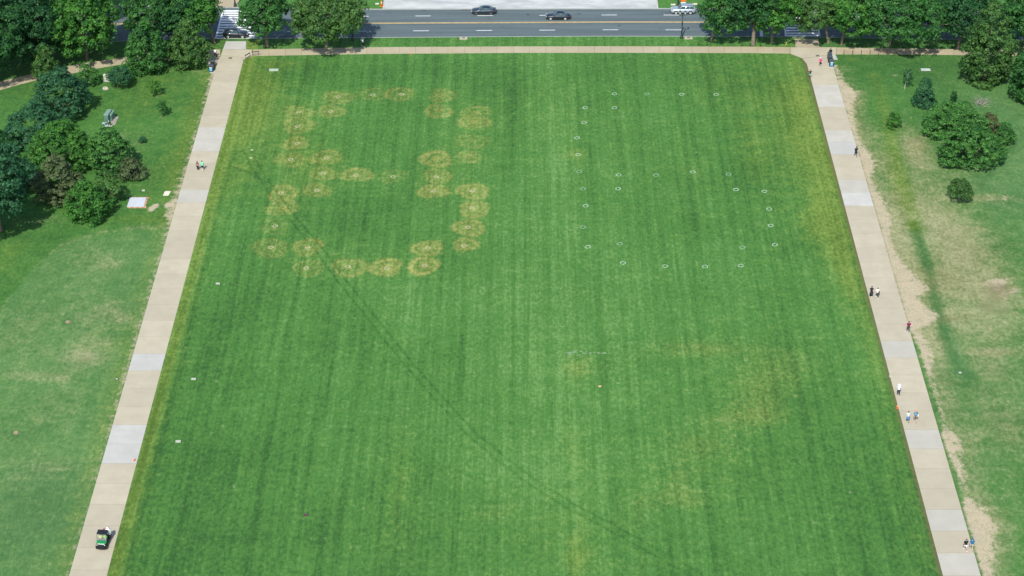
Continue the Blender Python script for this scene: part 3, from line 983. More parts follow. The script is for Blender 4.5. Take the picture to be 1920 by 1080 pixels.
TG, SG = 'street and park trees', 'park shrubs'
TREES = [
    ((-10, 152), (-95, 62, -15, 132), 'leaf_dark', 'large dark green tree filling the top left corner above the footpath', 'broad', TG),
    ((72, 126), (18, 126, -18, 112), 'leaf_dark', 'large dark tree just left of the bright green tree at the top left', 'broad', TG),
    ((20, 80), (-60, 90, -70, 45), 'leaf_mid', 'tall dark tree behind the others at the far top left', 'broad', TG),
    ((164, 111), (94, 226, -14, 102), 'leaf_bright', 'big bright green tree with lumpy crown at top left, trunk beside the tan footpath', 'broad', TG),
    ((150, 45), (70, 218, -70, 8), 'leaf_mid', 'tree across the street behind the big bright green tree at top left', 'broad', TG),
    ((88, 152), (66, 111, 89, 146), 'leaf_olive', 'small oval olive tree rising from the dark shrubs below the left footpath', 'oval', TG),
    ((277, 132), (238, 317, 42, 132), 'leaf_mid', 'dense oval tree left of the olive tree beside the left bins', 'oval', TG),
    ((354, 123), (319, 393, 42, 122), 'leaf_olive', 'olive green oval tree next to the bins at the left walk', 'oval', TG),
    ((292, 84), (238, 338, -20, 71), 'leaf_mid', 'broad street tree above the dense oval tree on the left', 'broad', TG),
    ((350, 86), (300, 385, -6, 65), 'leaf_dark', 'shaded street tree between two lighter ones left of the crosswalk', 'broad', TG),
    ((402, 82), (332, 420, -20, 63), 'leaf_bright', 'light green street tree whose crown overhangs the left end of the crosswalk', 'broad', TG),
    ((501, 88), (454, 546, -14, 63), 'leaf_mid', 'street tree on the verge just right of the left crosswalk', 'broad', TG),
    ((613, 88), (545, 688, -18, 69), 'leaf_olive', 'wide lumpy street tree casting its shadow on the open road, left of the white plaza', 'broad', TG),
    ((222, 163), (203, 250, 126, 158), 'leaf_teal', 'small round blue-green tree beside the pale stone block and boulder', 'broad', TG),
    ((1333, 77), (1311, 1402, -14, 63), 'leaf_mid', 'street tree right of the lamp post, first of the right-hand row', 'broad', TG),
    ((1412, 84), (1368, 1452, -44, 53), 'leaf_dark', 'dark street tree behind the first two of the right-hand row', 'broad', TG),
    ((1447, 80), (1396, 1496, -18, 57), 'leaf_bright', 'light green street tree left of the right crosswalk', 'broad', TG),
    ((1553, 82), (1482, 1572, -8, 59), 'leaf_olive', 'street tree overhanging the silver car at the right crosswalk', 'broad', TG),
    ((1577, 84), (1545, 1642, -10, 65), 'leaf_bright', 'bright green street tree with a bare lower trunk right of the right crosswalk', 'broad', TG),
    ((1667, 86), (1608, 1768, -16, 67), 'leaf_mid', 'wide spreading street tree with a thick forked trunk behind the chain fence', 'broad', TG),
    ((1796, 92), (1757, 1868, -14, 75), 'leaf_dark', 'dark street tree behind the big oval tree on the right', 'broad', TG),
    ((1730, 16), (1690, 1800, -60, 10), 'leaf_dark', 'tree on the far side of the street at the upper right', 'broad', TG),
    ((1845, 153), (1799, 1893, 13, 152), 'leaf_olive', 'big oval tree with low branches standing in the grass at right', 'oval', TG),
    ((1926, 186), (1888, 1990, 70, 184), 'leaf_mid', 'tree cut off by the right edge, below the footpath', 'oval', TG),
    ((1918, 98), (1868, 1985, -10, 87), 'leaf_mid', 'street tree in the top right corner of the view', 'broad', TG),
    ((118, 214), (62, 178, 122, 222), 'leaf_teal', 'dark blue-green shrub mass below the left footpath, under the oval olive tree', 'mound', SG),
    ((70, 272), (8, 126, 182, 284), 'leaf_teal', 'pale blue-green shrub mass left of the bright green one', 'mound', SG),
    ((-8, 290), (-46, 34, 196, 335), 'leaf_dark', 'dark shrub mass at the left picture edge', 'mound', SG),
    ((124, 312), (48, 186, 214, 318), 'leaf_bright', 'wide bright green shrub with feathery branches below the green cabinets', 'mound', SG),
    ((208, 318), (158, 252, 232, 328), 'leaf_fresh', 'mid green shrub joined to the right side of the wide bright green one', 'mound', SG),
    ((38, 345), (-10, 74, 282, 345), 'leaf_teal', 'blue-green shrub between the bright shrub and the big tree at the left edge', 'mound', SG),
    ((105, 370), (56, 162, 292, 376), 'leaf_brown', 'brownish grey-green thin shrub below the bright green shrub', 'mound', SG),
    ((166, 405), (119, 214, 336, 410), 'leaf_bright', 'bright green shrub nearest the framed concrete slab', 'mound', SG),
    ((207, 378), (176, 236, 322, 382), 'leaf_olive', 'small olive shrub tucked behind the shrub nearest the framed slab', 'mound', SG),
    ((248, 333), (220, 277, 292, 336), 'leaf_brown', 'small round brownish shrub standing apart at the right of the left shrubs', 'mound', SG),
    ((165, 158), (143, 188, 120, 158), 'leaf_fresh', 'green bush at the edge of the left footpath, left of the pale stone block', 'mound', SG),
    ((0, 432), (-75, 68, 270, 420), 'leaf_teal', 'big dark blue-green tree cut off by the left edge above the light turf', 'broad', TG),
    ((1782, 248), (1724, 1850, 184, 256), 'leaf_fresh', 'upper half of the wide green shrub clump on the right', 'mound', SG),
    ((1815, 302), (1750, 1880, 214, 306), 'leaf_fresh', 'wide spreading green shrub, lowest and broadest of the right clump', 'mound', SG),
    ((1858, 250), (1834, 1874, 206, 258), 'leaf_russet', 'small reddish brown shrub at the right rim of the wide green clump', 'mound', SG),
    ((1883, 272), (1864, 1902, 230, 272), 'leaf_fresh', 'round green bush standing just right of the wide shrub clump', 'mound', SG),
    ((1675, 239), (1661, 1689, 208, 239), 'leaf_bright', 'single small round bush on dry grass beside the right walk', 'mound', SG),
    ((1798, 377), (1775, 1821, 338, 372), 'leaf_olive', 'small two-lobed dark tree with a short trunk alone on the right lawn', 'broad', TG),
    ((1731, 196), (1710, 1753, 150, 197), 'leaf_teal', 'small pointed evergreen at the upper left of the right shrub clump', 'cone', TG),
]
for i, (b, bx, lm, lab, sh, gr) in enumerate(TREES):
    shrub = sh == 'mound'
    big = bx[1] - bx[0]
    tree(b, bx, lm, lab, 'shrub' if shrub else 'tree', 'shrub' if shrub else ('evergreen' if sh == 'cone' else 'tree'), sh, seed=i, group=gr,
         clump=None if big < 70 else (.62 if shrub else .95), leaf=None if big < 70 else (.26 if shrub else .36), trunk_r=.09 if shrub else None)

for i, (b, bx, lab, bk, nm) in enumerate([((292, 180), (278, 304, 150, 176), 'young tree, upper of the two saplings on the left lawn', BARK, 'sapling'),
                                         ((304, 218), (292, 317, 188, 212), 'young tree, lower of the two saplings on the left lawn', BARK, 'sapling'),
                                         ((268, 268), (260, 275, 256, 266), 'tiny thin seedling in the grass below the two saplings', BARK, 'seedling'),
                                         ((1696, 167), (1690, 1710, 130, 155), 'thin sapling with a pale leaning trunk on the right lawn', PALEBARK, 'sapling'),
                                         ((1787, 193), (1782, 1793, 172, 190), 'thin dark twiggy sapling poking up behind the right shrub clump', BARK, 'sapling')]):
    tree(b, bx, ('leaf_bright', 'leaf_mid', 'leaf_teal', 'leaf_teal', 'leaf_dark')[i], lab, 'sapling', nm, 'broad', clump=.24 if i != 2 else .16, leaf=.15, seed=60 + i, bark=bk, trunk_r=.055, dens=.55 if i < 2 else .4, nlobe=9, group='saplings on the lawns' if nm == 'sapling' else None)

# low bare twigs behind the right clump
p0 = P(1840, 196)
tw = MB()
rr = random.Random(4)
for i in range(46):
    th, l = rr.uniform(0, 6.28), rr.uniform(.6, 2.2)
    o = Vector((rr.uniform(-1, 1), rr.uniform(-1, 1), 0))
    tw.tube([o, o + Vector((math.cos(th) * l * .5, math.sin(th) * l * .5, .5)), o + Vector((math.cos(th) * l, math.sin(th) * l, rr.uniform(.5, 1.0)))], [.03, .022, .01], 4)
t = thing('dead_shrub', 'leafless grey dead shrub lying behind the right shrub clump', 'shrub', p0)
tw.build('branch_tangle', mat('grey_twig', (.27, .25, .22), .9), t)

# ---------------------------------------------------------------- people
SKIN = {'light': mat('light_skin', (.55, .34, .25), .6, var=.05), 'tan': mat('tan_skin', (.38, .22, .14), .6, var=.05), 'dark': mat('brown_skin', (.17, .09, .06), .6, var=.05)}


def cloth(c):
    return mat('cloth_%02d_%02d_%02d' % tuple(int(x * 99) for x in c), c, .85, var=.15, vscale=6, spec=.2)


HAIR = mat('dark_hair', (.018, .013, .011), .5, var=.2)
PENDING = []


def body_joints(st, sw, seat=False, raised=False):
    J = {'pelvis': ((0, 0, .95), .125), 'belly': ((0, 0, 1.10), .115), 'chest': ((0, 0, 1.30), .135), 'neck': ((0, 0, 1.47), .056), 'jaw': ((0, .015, 1.56), .075), 'head': ((0, .01, 1.66), .095), 'top': ((0, 0, 1.74), .06), 'nose': ((0, .125, 1.62), .016)}
    B = [('pelvis', 'belly'), ('belly', 'chest'), ('chest', 'neck'), ('neck', 'jaw'), ('jaw', 'head'), ('head', 'top'), ('jaw', 'nose')]
    for s, n, d in ((-1, 'l', st), (1, 'r', -st)):
        if seat:
            J['hip' + n] = ((s * .10, .02, .93), .095)
            J['knee' + n] = ((s * .13, .46, .95), .062)
            J['ankle' + n] = ((s * .13, .52, .52), .042)
            J['toe' + n] = ((s * .13, .70, .47), .032)
        else:
            lift = .10 if d < -.12 else 0
            J['hip' + n] = ((s * .09, 0, .90), .092)
            J['knee' + n] = ((s * .10, d * .42 + .06, .50 + lift * .2), .060)
            J['ankle' + n] = ((s * .10, d - (.10 if lift else 0), .09 + lift), .040)
            J['toe' + n] = ((s * .115, d + (.04 if lift else .17), .035 + lift * .25), .032)
        B += [('pelvis', 'hip' + n), ('hip' + n, 'knee' + n), ('knee' + n, 'ankle' + n), ('ankle' + n, 'toe' + n)]
        J['sh' + n] = ((s * .185, 0, 1.40), .062)
        aw = -d * sw
        if seat:
            el, wr = (s * .24, .10, 1.17), (s * .18, .36, 1.15)
        elif raised:
            el, wr = (s * .36, .12, 1.36), (s * .20, .26, 1.58)
        else:
            el, wr = (s * .245, aw * .45 - .03, 1.13), (s * .25, aw + .06, .90)
        J['el' + n], J['wr' + n] = (el, .042), (wr, .030)
        e, w = Vector(el), Vector(wr)
        dr = (w - e).normalized()
        sd = Vector((0, 1, 0)) if abs(dr.y) < .8 else Vector((1, 0, 0))
        J['palm' + n] = (tuple(w + dr * .07), .034)
        B += [('chest', 'sh' + n), ('sh' + n, 'el' + n), ('el' + n, 'wr' + n), ('wr' + n, 'palm' + n)]
        inw = Vector((-s * .02, 0, 0))
        for i, (o, ln) in enumerate(((-.036, .066), (-.012, .080), (.012, .076), (.036, .060))):
            a = w + dr * .105 + sd * o
            J['f%d%s' % (i, n)] = (tuple(a), .010)
            J['g%d%s' % (i, n)] = (tuple(a + dr * ln * .6 + inw), .009)
            J['h%d%s' % (i, n)] = (tuple(a + dr * ln + inw * 2.4), .008)
            B += [('palm' + n, 'f%d%s' % (i, n)), ('f%d%s' % (i, n), 'g%d%s' % (i, n)), ('g%d%s' % (i, n), 'h%d%s' % (i, n))]
        J['t' + n] = (tuple(w + dr * .05 + sd * .05 + inw), .011)
        J['u' + n] = (tuple(w + dr * .095 + sd * .062 + inw * 2), .009)
        B += [('wr' + n, 't' + n), ('t' + n, 'u' + n)]
    return J, B


def person(px, label, top, bottom, height=1.74, face=0.0, st=.27, sw=.8, kind='trousers', sleeves='short', skin='light', hair=None, long_hair=False, hat=None, shoes=(.7, .7, .7), seat=False, raised=False, at=None, female=False, bag=None, group='people walking on the paths', socks=None):
    J, B = body_joints(st, sw, seat, raised)
    keys = list(J)
    me = bpy.data.meshes.new('person')
    me.from_pydata([J[k][0] for k in keys], [(keys.index(a), keys.index(b)) for a, b in B], [])
    o = link('person', me, None, at or P(*px, .035), face)
    o.scale = (height / 1.70,) * 3
    md = o.modifiers.new('skin', 'SKIN')
    md.use_smooth_shade = True
    md.branch_smoothing = .4
    for k, sv in zip(keys, me.skin_vertices[0].data):
        r = J[k][1] * (.93 if female else 1.0)
        f = .78 if k in ('pelvis', 'belly', 'chest') else 1
        sv.radius = (r * (1.18 if k == 'chest' else 1), r * f)
        sv.use_root = k == 'pelvis'
    sb = o.modifiers.new('sub', 'SUBSURF')
    sb.levels = sb.render_levels = 1
    tag(o, label, 'person', group)
    PENDING.append((o, SKIN[skin]))
    j = {k: Vector(v[0]) for k, v in J.items()}
    # shirt or dress bodice
    m = MB()
    w = .92 if female else 1.0
    spec = [(0, 0, .90, .185 * w, .135), (0, 0, .98, .185 * w, .138), (0, 0, 1.12, .172 * w, .132), (0, 0, 1.30, .205 * w, .142), (0, 0, 1.40, .200 * w, .115), (0, 0, 1.465, .085, .075)]
    m.hring(spec)
    for n in 'lr':
        a, b, c = j['sh' + n], j['el' + n], j['wr' + n]
        ins = a + (Vector((0, 0, 1.36)) - a) * .35
        if sleeves == 'long':
            m.tube([ins, a, b, c], [.085, .082, .064, .048], 8)
        elif sleeves == 'short':
            m.tube([ins, a, a + (b - a) * .75], [.085, .084, .075], 8)
        else:
            m.tube([ins, a], [.08, .07], 8)
    m.build('shirt', cloth(top), o, True)
    # trousers, shorts or skirt
    m = MB()
    if kind in ('skirt', 'dress'):
        e = .10 if kind == 'dress' else .42
        m.hring([(0, 0, .97, .18, .14), (0, 0, .86, .215, .19), (0, 0, .6, .25, .24), (0, 0, e, .27, .27)])
    else:
        m.hring([(0, 0, .80, .13, .11), (0, 0, .86, .19, .142), (0, 0, .96, .178, .132), (0, 0, .99, .16, .12)])
        for n in 'lr':
            h, k, a = j['hip' + n], j['knee' + n], j['ankle' + n]
            if kind == 'trousers':
                m.tube([h, (h + k) / 2, k, (k + a) / 2, a + Vector((0, 0, .02))], [.108, .098, .082, .076, .068], 9)
            else:
                m.tube([h, (h + k) / 2, h + (k - h) * .92], [.112, .108, .104], 9)
    m.build({'trousers': 'trousers', 'shorts': 'shorts', 'skirt': 'skirt', 'dress': 'skirt'}[kind], cloth(bottom), o, True)
    for n in 'lr':
        a, t = j['ankle' + n], j['toe' + n]
        d = Vector((t.x - a.x, t.y - a.y, 0)).normalized()
        MB().tube([a - d * .07 + Vector((0, 0, -.03)), a + Vector((0, 0, -.015)), (a + t) / 2 + Vector((0, 0, .005)), t + d * .04], [.045, .056, .052, .036], 8).build('shoe', cloth(shoes), o, True)
    hc = hair or (.018, .013, .011)
    m = MB()
    m.ell((0, -.018, 1.685), (.104, .112, .098), 12, 7)
    if long_hair:
        m.tube([(0, -.09, 1.70), (0, -.125, 1.56), (0, -.13, 1.42), (0, -.11, 1.30)], [.08, .10, .105, .06], 9, .6)
    m.build('hair', mat('hair_%02d_%02d' % (int(hc[0] * 99), int(hc[2] * 99)), hc, .55, var=.2), o, True)
    for s in (-1, 1):
        MB().ell((s * .036, .092, 1.655), (.013, .010, .009), 6, 4).build('eye', mat('eye', (.03, .025, .02), .3), o, True)
    if hat:
        hm = MB().ell((0, -.008, 1.735), (.118, .125, .075), 12, 6)
        if hat[0] == 'brim':
            hm.hring([(0, 0, 1.715, .235, .245), (0, 0, 1.73, .22, .23), (0, 0, 1.745, .12, .13)], 16)
        else:
            hm.prism([(-.085, .09), (.085, .09), (.075, .20), (0, .235), (-.075, .20)], 1.712, 1.728)
        hm.build('hat', cloth(hat[1]), o, True)
    if bag:
        b = MB().tube([(.19, .02, 1.42), (.05, .16, 1.25), (-.16, .11, 1.02)], .02, 6).tube([(.19, -.02, 1.42), (.05, -.16, 1.25), (-.16, -.11, 1.02)], .02, 6).box((-.27, 0, .93), (.12, .26, .26))
        b.build('shoulder_bag', cloth(bag), o)
    return o


person((371, 319), 'person with long dark hair, pink top and black trousers on the left walk', (.36, .20, .20), (.012, .018, .016), 1.66, st=.10, kind='trousers', skin='tan', long_hair=True, female=True, shoes=(.62, .62, .58), raised=False)
person((380, 319.5), 'person in a mint green t-shirt and dark shorts on the left walk', (.16, .62, .40), (.02, .026, .03), 1.80, st=.22, kind='shorts', skin='light', shoes=(.7, .7, .7))
person((404.3, 107), 'person in a white shirt and black trousers where the left walk meets the footpath', (.74, .76, .80), (.012, .014, .018), 1.76, face=R(200), st=.16, sleeves='short', skin='tan')
person((388.5, 110), 'person in dark blue standing in tree shade left of the left junction', (.03, .07, .12), (.02, .03, .05), 1.74, face=R(160), st=.06, sleeves='long', skin='tan')
person((680.5, 87), 'person in white with dark trousers standing on the grass verge at the tree shadow edge', (.74, .76, .80), (.015, .02, .022), 1.72, face=R(60), st=.05, sleeves='long', hat=('cap', (.75, .77, .78)), skin='light', raised=True)
person((1537.5, 124.5), 'jogger in a bright pink shirt and white cap on the right walk by the bins', (.72, .045, .22), (.02, .016, .02), 1.78, st=.34, sw=1.0, kind='shorts', skin='light', hat=('cap', (.78, .78, .78)), shoes=(.03, .035, .04))
person((1518.6, 146), 'person in a dark top and teal shorts at the left rim of the right walk', (.03, .035, .045), (.20, .46, .42), 1.62, face=R(180), st=.18, kind='shorts', skin='tan', raised=True, shoes=(.04, .04, .05))
person((1556.5, 106.5), 'person in black clothes behind the bins at the right junction', (.012, .016, .016), (.012, .016, .018), 1.76, face=R(170), st=.08, sleeves='long', skin='tan')
person((1604.3, 293), 'person in black t-shirt and black shorts stepping off the upper right walk', (.016, .022, .034), (.014, .018, .028), 1.82, face=R(3), st=.34, sw=1.0, kind='shorts', skin='dark', shoes=(.02, .02, .02))
person((1633.2, 555), 'person with dark hair in a long dark dress on the right walk', (.016, .020, .03), (.014, .026, .05), 1.70, face=R(170), st=.16, kind='dress', sleeves='short', skin='light', long_hair=True, female=True, shoes=(.7, .7, .64))
person((1644.3, 558), 'person in a white top and black trousers beside the long dark dress', (.76, .73, .66), (.012, .022, .024), 1.70, face=R(180), st=.20, sleeves='short', skin='light', hair=(.10, .075, .05), female=True, shoes=(.74, .74, .70), bag=(.05, .045, .03))
person((1702.3, 622), 'person in a maroon t-shirt and grey trousers at the right rim of the right walk', (.17, .012, .07), (.05, .07, .072), 1.82, face=R(2), st=.20, skin='light', shoes=(.4, .4, .38))
person((1684.4, 740.5), 'person in wide white hat, pale blue shirt and navy trousers on the right walk', (.58, .66, .82), (.012, .022, .05), 1.74, face=R(5), st=.10, sleeves='short', skin='light', hat=('brim', (.82, .82, .80)), shoes=(.08, .10, .10))
person((1701.8, 790.5), 'person in a pale top and blue denim skirt on the right walk', (.52, .62, .62), (.06, .17, .30), 1.68, face=R(178), st=.2, kind='skirt', sleeves='short', skin='light', hair=(.05, .045, .035), female=True, shoes=(.06, .08, .07))
person((1715.8, 790), 'person in blue shirt, grey shorts and pink cap with shoulder bag, right walk', (.05, .19, .28), (.18, .15, .13), 1.84, face=R(176), st=.26, kind='shorts', skin='light', hat=('cap', (.62, .26, .24)), bag=(.55, .58, .66), shoes=(.25, .22, .2))
person((1809.3, 1032), 'person in a black t-shirt and white shorts at the lower end of the right walk', (.014, .016, .02), (.68, .70, .74), 1.82, face=R(3), st=.30, kind='shorts', skin='tan', hair=(.10, .08, .045), shoes=(.74, .74, .72))
person((1820.8, 1031), 'person in blue t-shirt, blue cap and khaki shorts on the lower right walk', (.012, .13, .30), (.42, .39, .28), 1.82, face=R(2), st=.28, kind='shorts', skin='light', hat=('cap', (.06, .13, .32)), shoes=(.3, .3, .3))

# ---------------------------------------------------------------- cars
TYRE = mat('tyre_rubber', (.015, .016, .017), .85)
RIM = mat('alloy_rim', (.62, .64, .66), .32, metal=.6)
RIMD = mat('dark_rim', (.12, .13, .14), .4, metal=.5)
GLASS = mat('car_glass', (.030, .062, .078), .24, spec=.6, var=.25, vscale=.8)
LAMPW = mat('clear_lamp', (.70, .74, .76), .15, spec=.8)
LAMPR = mat('red_lamp', (.42, .02, .05), .25)
TRIM = mat('dark_trim', (.012, .014, .016), .6)


def paint(name, c, metal=.25):
    return mat(name, c, .32, metal=metal, var=.03, coat=1.0, spec=.5)


CARS = {
    # profile: x, underside, belt/bonnet height, half width
    'sedan': dict(L=[(-2.42, .42, .62, .62), (-2.34, .26, .74, .80), (-1.9, .22, .84, .90), (-1.0, .20, .95, .92), (0.0, .20, .97, .92), (1.2, .20, .99, .92), (1.95, .24, 1.00, .90), (2.34, .34, .94, .80), (2.43, .48, .86, .66)],
                  cab=(-1.05, 1.90, -.25, 1.10, 1.45, .93, .60), wheels=(-1.45, 1.38), r=.33),
    'wagon': dict(L=[(-2.38, .50, .74, .64), (-2.30, .32, .90, .82), (-1.9, .26, 1.02, .92), (-1.0, .24, 1.08, .95), (0.0, .24, 1.10, .95), (1.2, .24, 1.12, .95), (2.0, .26, 1.12, .93), (2.32, .40, 1.08, .86), (2.38, .55, 1.0, .74)],
                  cab=(-1.05, 2.22, -.30, 1.85, 1.70, 1.05, .66), wheels=(-1.42, 1.40), r=.37),
}


def car(kind, pm, label, px, flip=False, rim=RIM, rails=False):
    c = CARS[kind]
    near = P(*px, -.112)
    t = thing('car', label, 'car', (near.x, near.y + .90, -.112), math.pi if flip else 0.0, 'cars on the street')
    rs = []
    for x, zl, zb, hw in c['L']:
        prof = [(-.88, zl), (-1.0, zl + (zb - zl) * .25), (-1.0, zl + (zb - zl) * .62), (-.95, zb - .07), (-.86, zb - .005), (-.4, zb + .02)]
        rs.append([(x, a * hw, z) for a, z in prof] + [(x, -a * hw, z) for a, z in prof[::-1]])
    MB().rings(rs).build('body', pm, t, True)
    xa, xb, xc, xd, zr, zb, hw = c['cab']
    ht = c['L'][4][3] * .90

    def sec(f, e=0.0):
        z = zb - .06 + (zr - zb + .06) * f
        x0, x1 = xa + (xc - xa) * f - e, xb + (xd - xb) * f + e
        h = ht + (hw - ht) * f + e
        return [(x0, -h, z), (x1, -h, z), (x1, h, z), (x0, h, z)]
    def curb(f, i, dz):
        q = sec(f)
        x0, x1, h = q[0][0] + i, q[1][0] - i, q[2][1] - i
        z = q[0][2] + dz
        return [(x0 + .12, -h, z), (x1 - .12, -h, z), (x1, -h + .12, z), (x1, h - .12, z), (x1 - .12, h, z), (x0 + .12, h, z), (x0, h - .12, z), (x0, -h + .12, z)]
    rf = MB().rings([curb(0, 0, 0), curb(.5, 0, 0), curb(.90, 0, 0), curb(.97, .02, 0), curb(1, .06, .012), curb(1, .14, .035), curb(1, .28, .055), curb(1, .45, .065)])
    rf.build('roof', pm, t, True)

    def pane(name, pts, n):
        e = Vector(n).normalized() * .012
        pts = [Vector(p) for p in pts]
        cc = sum(pts, Vector()) / 4
        q = [cc + (p - cc) * .95 for p in pts]
        MB().add([p - e for p in q] + [p + e for p in q], [(0, 1, 2, 3), (7, 6, 5, 4), (0, 4, 5, 1), (1, 5, 6, 2), (2, 6, 7, 3), (3, 7, 4, 0)]).build(name, GLASS, t)
    A, Bq = sec(.12), sec(.90)
    pane('windshield', [A[0], A[3], Bq[3], Bq[0]], (-1, 0, .9))
    pane('rear_window', [A[1], A[2], Bq[2], Bq[1]], (1, 0, .9))

    def lerp(p, q, f):
        return tuple(p[i] + (q[i] - p[i]) * f for i in range(3))
    cuts = ((.04, .48), (.52, .93)) if kind == 'sedan' else ((.04, .40), (.43, .70), (.73, .96))
    for s, (i, k) in ((-1, (0, 1)), (1, (3, 2))):
        for f0, f1 in cuts:
            pane('side_window', [lerp(A[i], A[k], f0), lerp(A[i], A[k], f1), lerp(Bq[i], Bq[k], f1), lerp(Bq[i], Bq[k], f0)], (0, s, .5))
    hwb = c['L'][4][3]
    for x in c['wheels']:
        for s in (-1, 1):
            y = s * (hwb - .10)
            w = MB().rings([[(x + r * math.cos(q), y + yy, c['r'] + r * math.sin(q)) for q in np.arange(0, 6.28, .393)] for yy, r in ((-.11, c['r'] * .93), (-.09, c['r']), (.09, c['r']), (.11, c['r'] * .93))]).build('wheel', TYRE, t)
            MB().rings([[(x + r * math.cos(q), y + s * yy, c['r'] + r * math.sin(q)) for q in np.arange(0, 6.28, .393)] for yy, r in ((.08, c['r'] * .70), (.118, c['r'] * .70), (.122, c['r'] * .2))]).build('rim', rim, w)
            MB().rings([[(x + r * math.cos(q), s * (hwb + yy), c['r'] + .03 + r * math.sin(q)) for q in np.arange(-.35, 3.5, .35)] for yy, r in ((-.04, c['r'] * 1.16), (.006, c['r'] * 1.16))]).build('wheel_arch', TRIM, t)
    f, b = c['L'][1], c['L'][-2]
    for s in (-1, 1):
        MB().box((f[0] + .03, s * .60, f[2] - .06), (.16, .34, .12)).build('headlight', LAMPW, t)
        MB().box((b[0] + .0, s * .62, b[2] - .10), (.14, .34, .13)).build('taillight', LAMPR, t)
        MB().box((xa + .35, s * (hwb + .10), zb + .07), (.16, .20, .13), taper=.8).build('wing_mirror', pm, t)
    MB().box((f[0] - .05, 0, .36), (.08, 1.0, .16)).build('grille', TRIM, t)
    MB().box((0, 0, .22), (3.9, 1.70, .10)).build('sill', TRIM, t)
    if rails:
        for s in (-1, 1):
            MB().tube([(-.1, s * .58, zr + .02), (0, s * .58, zr + .07), (1.6, s * .58, zr + .07), (1.75, s * .58, zr + .02)], .025, 6).build('roof_rail', TRIM, t)
    return t


car('sedan', paint('black_paint', (.010, .022, .034)), 'dark sedan with dark wheels in the far lane, left of the other dark sedan', (907, 28.3), rim=RIMD)
car('sedan', paint('blue_black_paint', (.008, .018, .028)), 'dark sedan with bright alloy wheels nearest the yellow line', (1046.5, 38.2))
car('wagon', paint('silver_blue_paint', (.42, .50, .57), .5), 'silver-blue sport utility car passing behind the lamp post', (1281, 27.3), rails=True)
car('wagon', paint('near_black_paint', (.010, .014, .022)), 'dark sport utility car crossing the left crosswalk', (441, 72.5), flip=True, rim=RIM)
car('sedan', paint('silver_paint', (.46, .51, .54), .5), 'silver car half hidden under the trees at the right crosswalk', (1517, 53.5), flip=True, rim=RIMD)

# ---------------------------------------------------------------- utility cart on the left walk
GREEN = mat('cart_green', (.010, .20, .055), .35, var=.06, coat=.6)
YCART = mat('cart_black', (.014, .016, .019), .5)
c0 = P(190, 1032, .035)
ct = thing('utility_cart', 'green and black utility cart with a cargo bed driving down the left walk', 'utility cart', c0, R(-3.5))
MB().box((0, 1.5, .42), (1.36, 2.9, .22)).build('chassis', YCART, ct)
MB().rings([[(-.60, .20, .80), (.60, .20, .80), (.58, .22, .93), (-.58, .22, .93)], [(-.63, .44, .8), (.63, .44, .8), (.61, .44, .99), (-.61, .44, .99)], [(-.64, .66, .8), (.64, .66, .8), (.64, .68, 1.03), (-.64, .68, 1.03)]]).build('hood', GREEN, ct)
MB().rings([[(-.46, -.06, .46), (.46, -.06, .46), (.58, -.02, .76), (-.58, -.02, .76)], [(-.5, .22, .46), (.5, .22, .46), (.62, .22, .86), (-.62, .22, .86)], [(-.66, .74, .42), (.66, .74, .42), (.66, .74, .9), (-.66, .74, .9)]]).build('front_fascia', YCART, ct)
MB().box((0, .72, 1.0), (1.24, .10, .10)).build('dashboard', mat('teal_dash', (.03, .16, .17), .4), ct)
MB().box((0, .17, .89), (.9, .09, .05)).build('hood_stripe', mat('cream_stripe', (.70, .72, .62), .5), ct)
MB().box((0, -.12, .46), (.88, .14, .26)).build('bumper', YCART, ct)
for s in (-1, 1):
    MB().ell((s * .50, .04, .80), (.075, .05, .05), 8, 5).build('headlight', LAMPW, ct)
for y in (.35, 2.45):
    for s in (-1, 1):
        w = MB().rings([[(s * .60 + xx, y + r * math.cos(q), .32 + r * math.sin(q)) for q in np.arange(0, 6.28, .45)] for xx, r in ((-.13, .29), (-.10, .32), (.10, .32), (.13, .29))]).build('wheel', TYRE, ct)
        MB().rings([[(s * (.60 + xx), y + r * math.cos(q), .32 + r * math.sin(q)) for q in np.arange(0, 6.28, .45)] for xx, r in ((.10, .17), (.137, .16))]).build('rim', RIMD, w)
fr = MB()
for s in (-1, 1):
    fr.tube([(s * .62, .72, 1.0), (s * .60, .98, 1.86), (s * .60, 1.72, 1.88), (s * .64, 1.80, .6)], .03, 6)
fr.tube([(-.6, .98, 1.86), (.6, .98, 1.86)], .03, 6).tube([(-.6, 1.72, 1.88), (.6, 1.72, 1.88)], .03, 6)
fr.build('roll_cage', YCART, ct)
MB().box((0, 1.38, 1.92), (1.30, .86, .05)).build('roof', YCART, ct)
wsg = bpy.data.materials.new('clear_windscreen')
_t, _b, _o = nodes_of(wsg)
_b.inputs['Base Color'].default_value = (.35, .45, .44, 1)
_b.inputs['Roughness'].default_value = .04
_b.inputs['Alpha'].default_value = .15
MB().add([(-.58, .735, 1.03), (.58, .735, 1.03), (.57, .965, 1.82), (-.57, .965, 1.82), (-.58, .75, 1.03), (.58, .75, 1.03), (.57, .98, 1.82), (-.57, .98, 1.82)], [(0, 1, 2, 3), (7, 6, 5, 4), (0, 4, 5, 1), (2, 6, 7, 3)]).build('windscreen', wsg, ct)
st_ = MB()
for s in (-1, 1):
    st_.box((s * .31, 1.25, .72), (.54, .5, .16)).box((s * .31, 1.55, 1.0), (.54, .12, .5))
st_.build('seat', mat('seat_vinyl', (.05, .05, .055), .6), ct)
MB().tube([(.30, .80, 1.02), (.30, .92, 1.10)], .02, 6).build('steering_column', YCART, ct)
bed = MB().box((0, 2.35, .66), (1.36, 1.10, .06))
